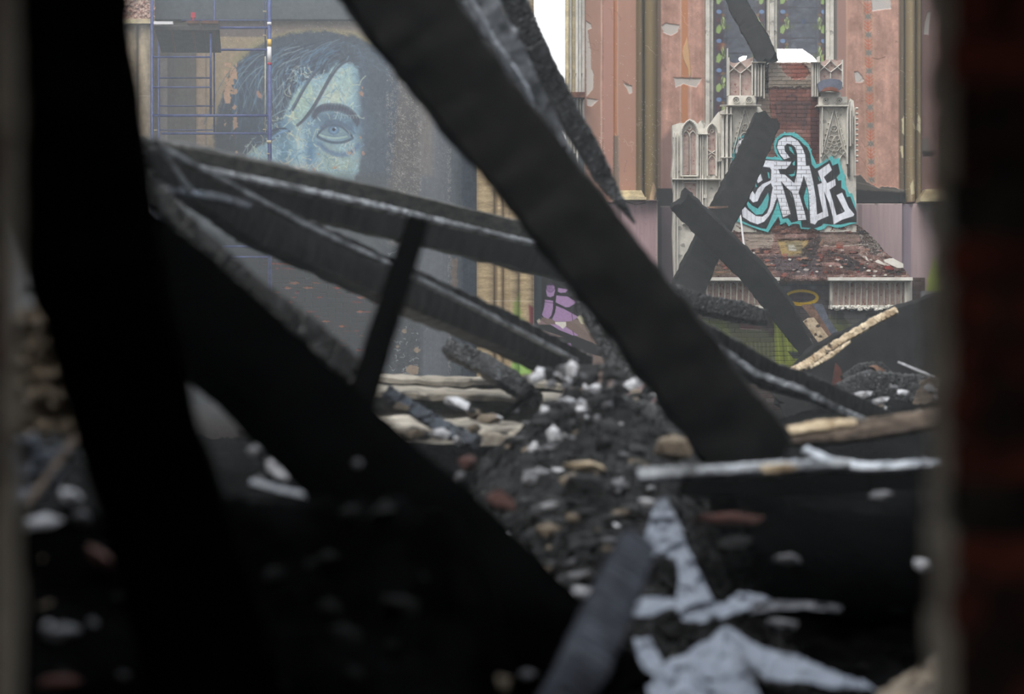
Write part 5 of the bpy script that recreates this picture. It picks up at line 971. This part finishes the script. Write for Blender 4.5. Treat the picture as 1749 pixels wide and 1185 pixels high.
# scattered dim lumps in hollows
for k in range(60):
    px, py = r.gauss(985, 42), 640 + abs(r.gauss(0, 42)); p = onpx(px, py) or W(px, 660, 11.4); mt = r.choice([plaster_g, coal, coal, plaster_w, coal]); s = r.choice([.016,.024,.034,.044])
    nm = {'pale_plaster':'white','grey_plaster':'grey'}.get(mt.name,'black'); lb = '%s %s lump in the bright jumble on the heap crest, %s' % ('small' if s < .03 else 'large', nm, 'left half' if px < 985 else 'right half')
    chunk('crest_lump', p.x, p.y, p.z+.02, s, mt, lb, 'rubble lump', lb.replace('lump','lumps'), seed=k+31, sx=r.uniform(.7,1.6), sz=r.uniform(.9,1.8))
for k in range(30):
    py = r.uniform(705, 870); px = 385 + (py-690)*r.uniform(.25, .95); p = onpx(px, py, 6.2, 12)
    if p is None: continue
    mt = r.choice([plaster_g, plaster_w, coal, plaster_g]); s = r.choice([.014,.02,.03,.038]); nm = {'pale_plaster':'white','grey_plaster':'grey'}.get(mt.name,'black')
    lb = '%s rubble lump in the gap between leaning post and black slab, %s' % (nm, 'upper end' if py < 790 else 'lower end'); chunk('gap_lump', p.x, p.y, p.z-.004, s, mt, lb, 'rubble lump', lb.replace('lump','lumps'), seed=k+77, sx=r.uniform(.8,1.6))
flat_p = onpx(478, 832, 6.2, 12) or W(478, 832, 7.3)
tag(timber('white_lath', [(428,822,flat_p.y-.12,9),(480,836,flat_p.y-.12,10),(542,850,flat_p.y-.12,11)], ash_white_glint, ratio=.6, seed=50, rough=.05), 'white lath lying in the gap under the black slab', 'lath')
for k in range(48):
    px, py = r.uniform(60, 1590), r.uniform(860, 1180); p = onpx(px, py, 5.0, 12)
    if p is None: continue
    s = r.uniform(.02,.05); lb = '%s black charcoal lump in the dark hollow at %s' % ('small' if s < .035 else 'large', 'far left' if px < 250 else 'lower left' if px < 600 else 'bottom centre' if px < 1000 else 'lower right' if px < 1350 else 'far right by the jamb')
    chunk('coal_lump', p.x, p.y, p.z-s*.4, s, coal_d, lb, 'charcoal', lb.replace('lump','lumps'), seed=k+3)
for k in range(46):
    px, py = r.choice([(r.uniform(650,900), r.uniform(690,760)), (r.uniform(1060,1190), r.uniform(650,730)), (r.uniform(1440,1600), r.uniform(660,720))]); p = W(px, py, r.uniform(12.2, 12.8) if px < 1400 else 15.5)
    chunk('pale_rubble', p.x, p.y, p.z-.02, r.uniform(.02,.06), mt := r.choice([plaster_w, tan_rub, plaster_g, coal]), lb := '%s rubble bit %s' % ({'pale_plaster':'white','tan_mortar_lump':'tan','grey_plaster':'grey'}.get(mt.name,'black'), 'on the lowest stone step' if px < 1000 else 'right of the heap under the huge diagonal' if px < 1250 else 'beside the charred logs at right'), 'rubble bit', lb.replace('bit','bits'), seed=k+9, sx=r.uniform(1,2))
# broken masonry at far left
def rockwall(name, lab, pts, Y, t, mat, cat, seed):
    c = Canvas(min(p[0] for p in pts)-4, min(p[1] for p in pts)-4, max(p[0] for p in pts)+4, max(p[1] for p in pts)+4, .5); c.cut(pts, warp=3, ws=9, seed=seed)
    c.d += (fbm(c.xx/22, c.yy/18, seed, 4)-.5)*.10; o = c.build(name, Y, mat=mat, thick=min(t, .02)); return tag(o, lab, cat)
rockwall('broken_masonry', 'broken mortar masonry seen between the left jamb and the leaning post', [(10,560),(60,520),(90,560),(105,640),(122,735),(60,742),(10,760)], 6.2, .3, tan_rub, 'masonry', 2)
rockwall('curled_sheet', 'curled blue grey sheet below the broken masonry at far left', [(30,750),(60,740),(66,745),(70,775),(110,762),(132,745),(120,790),(80,850),(30,860)], 6.0, .01, flash, 'sheet', 3)
rockwall('rusty_strip', 'rusty red strip standing in the dark at bottom left of centre', [(612,935),(645,942),(668,975),(662,1010),(640,1050),(612,1080),(590,1130),(560,1165),(534,1158),(560,1100),(590,1060),(600,990)], 5.8, .02, rust, 'metal strip', 4)
# crumpled sheets at bottom centre
def sheet(name, lab, pts, Yt, k, seed, mat=flash, amp=.28):
    c = Canvas(min(p[0] for p in pts)-4, min(p[1] for p in pts)-4, max(p[0] for p in pts)+4, max(p[1] for p in pts)+4, .5); c.cut(pts, warp=3, ws=22, seed=seed)
    n = fbm(c.xx/70, c.yy/60, seed, 3); c.d += (np.abs((n*4) % 1 - .5)*2-.5)*amp*.22
    o = c.build(name, Yt, mat=mat, slope=k, thick=0); return tag(o, lab, 'crumpled sheet')
sheet('crumpled_sheet', 'upright crumpled grey sheet below the bright white lump', [(1075,960),(1105,900),(1118,852),(1140,848),(1165,900),(1178,940),(1200,985),(1222,1030),(1240,1028),(1262,1010),(1300,1012),(1320,1022),(1290,1040),(1240,1052),(1200,1066),(1165,1062),(1150,1030),(1160,990),(1155,955),(1120,950)], 7.9, -.0032, 5)
sheet('crumpled_strip', 'bent grey strip reaching right across the dark hollow', [(1285,1022),(1340,1025),(1400,1026),(1438,1034),(1440,1046),(1380,1040),(1320,1042),(1280,1050)], 7.3, -.001, 6, pmat('dim_grey_sheet', raw(104,106,114), raw(70,72,78), 7, .5, .6, 16, .02), .08)
sheet('crumpled_strip', 'short grey strip left of the upright crumpled sheet', [(1068,1032),(1100,1018),(1150,1022),(1172,1034),(1130,1044),(1110,1054),(1070,1052)], 7.4, -.002, 7, flash, .1)
sheet('crumpled_sheet', 'large draped grey sheet at the bottom edge', [(1080,1090),(1110,1085),(1132,1130),(1180,1110),(1240,1066),(1265,1080),(1285,1120),(1300,1200),(1110,1200)], 7.2, -.004, 8)
sheet('crumpled_sheet', 'pointed grey sheet running to the lower right', [(1255,1075),(1300,1105),(1360,1115),(1420,1145),(1480,1165),(1500,1180),(1440,1176),(1370,1166),(1310,1162),(1275,1130)], 7.1, -.004, 9)
sheet('bent_tan_sheet', 'bent tan sheet at the foot of the right jamb', [(1480,1200),(1540,1150),(1604,1112),(1612,1130),(1612,1200)], 6.6, -.004, 10, tan_rub)
# decks of fallen roof boarding hiding the hollow at right
def deck(name, lab, pts, t, mat, n=10):
    m = MB(); P = [Vector(p) for p in pts]; V = P + [p - Vector((0, 0, t)) for p in P]; q = len(P)
    m.add(V, [tuple(range(q)), tuple(range(2*q-1, q-1, -1))] + [(i, (i+1) % q, q+(i+1) % q, q+i) for i in range(q)]); return tag(m.build(name, mat), lab, 'fallen roof boarding')
deck('fallen_roof_boarding', 'collapsed black roof boarding lying flat under the ash white rafter', [W(1160,812,8.35), W(1330,806,8.35), W(1480,806,8.6), W(1760,800,8.6), W(1760,740,12.4)+Vector((.8,0,-.15)), W(1240,760,12.2)+Vector((0,0,-.2))], .07, char_near)
# ================================================================== NEAR BRICK OPENING AND THE DARK ROOM
def jamb(name, xin_near, xin_far, sgn, lab):
    m = MB(); mo = MB(); rr = random.Random(9 if sgn > 0 else 10); Y0, Y1 = 2.8, 3.1; course = .058; z = 1.15; row = 0
    while z < 3.05:
        h = course*.82; j = rr.uniform(-.006, .012)
        # stretcher / header courses running outward from the reveal
        x = xin_near + sgn*(0.0 + j); k = 0; first = .055 if row % 2 else .11
        while abs(x) < 2.25:
            L = first if k == 0 else .20; a, b = x, x + sgn*L
            if not (sgn > 0 and (2.125 < z < 2.19 or 1.74 < z < 1.80)):
                m.box((min(a, b)+.003, Y0-.006*rr.random(), z), (max(a, b)-.003, Y0+.09, z+h))
            x = b + sgn*.009; k += 1
        x = xin_far + sgn*rr.uniform(-.009, .012)
        m2 = (mo if rr.random() < .8 else m); m2.box((min(x, x+sgn*.12), Y0+.10, z), (max(x, x+sgn*.12), Y1, z+h*1.05))
        if not (sgn > 0 and (2.125 < z < 2.19 or 1.74 < z < 1.80)):
            u = xin_near-sgn*(.004+rr.uniform(-.003,.005)); v = xin_near+sgn*.012; mo.box((min(u,v), Y0+.012+rr.uniform(0,.01), z-.002), (max(u,v), Y0+.095, z+course-.003))
        z += course; row += 1
    a, b = (xin_near+sgn*.012, 2.25*sgn)
    fm = MB(); fm.box((min(a,b), Y0+.008, 1.15), (max(a,b), Y0+.07, 3.05)); a2 = xin_far+sgn*.006; mo.box((min(a2,b), Y0+.09, 1.15), (max(a2,b), Y1-.02, 3.05)); fm.box((min(a,2.25*sgn), Y0+.008, -.3), (max(a,2.25*sgn), Y1, 1.15))
    e = empty(name, (2.0*sgn, 2.9, 0)); tag(e, lab, kind='structure'); mo.build('lit_mortar_reveal', lit_reveal_mortar, e); fm.build('mortar_bed', shaded_mortar, e); m.build('brick_course', near_brick, e)  # reveal mortar is coloured as lit, face mortar as shaded
    return e
jamb('wall_jamb_right', .505, .534, 1, 'dark ragged brick jamb along the right edge'); jamb('wall_jamb_left', -.596, -.636, -1, 'dark brick jamb along the left edge')
m = MB(); m.box((-9.9,2.82,-1),(-2.2,3.1,7)); m.box((2.2,2.82,-1),(9.9,3.1,7)); m.box((-2.2,2.82,3.0),(2.2,3.1,7)); m.box((-.6,2.82,-1),(.56,3.1,1.2)); tag(m.build('wall_front', soot_wall), 'brick wall around the opening', kind='structure')
m = MB(); m.box((-2.4,-2,0),(-2.2,2.8,3.2)); tag(m.build('wall_room_left', dark_room), kind='structure'); m = MB(); m.box((2.2,-2,0),(2.4,2.8,3.2)); tag(m.build('wall_room_right', dark_room), kind='structure')
m = MB(); m.box((-2.4,-2.2,0),(-1.1,-2,3.2)); m.box((1.1,-2.2,0),(2.4,-2,3.2)); m.box((-1.1,-2.2,2.4),(1.1,-2,3.2)); tag(m.build('wall_room_back', dark_room), kind='structure'); m = MB(); m.box((-2.4,-2.2,3.2),(2.4,2.8,3.4)); tag(m.build('ceiling', dark_room), 'ceiling of the dark room', kind='structure')  # unseen opening in the back wall, added to light the jambs
m = MB(); m.box((-2.4,-2.2,-.2),(2.4,2.8,0)); tag(m.build('floor_room', dark_room), kind='structure')
m = MB(); m.box((-9.5,3.1,3.6),(9.5,4.3,3.8)); tag(m.build('added_shade_slab', soot_wall), 'unseen slab added to shade the near end of the church', kind='structure')  # out of view, added to keep sky light off the near ground
# ================================================================== HAZE
def haze(name, lab, a, b, dens, col):
    m = MB(); m.box(a, b); mt = bpy.data.materials.new(name); mt.use_nodes = True; n = mt.node_tree.nodes; n.remove(n['Principled BSDF'])
    v = n.new('ShaderNodeVolumeScatter'); v.inputs['Color'].default_value = col; v.inputs['Density'].default_value = dens; v.inputs['Anisotropy'].default_value = .2
    mt.node_tree.links.new(v.outputs[0], n['Material Output'].inputs['Volume']); mt.cycles.homogeneous_volume = True
    o = m.build(name, mt); return tag(o, lab, kind='stuff')
haze('smoke_haze', 'thin smoke haze hanging in the nave', (-9.4, 5.4, 1.38), (9.4, 29.0, 12), .0053, (.93,.97,1,1))
haze('smoke_haze', 'denser smoke drifting before the painted face', (-9.3, 19, 1.3), (-.6, 28.9, 11.9), .014, (.93,.97,1,1))
for o in list(bpy.data.objects):
    if '_w' in o: del o['_w']
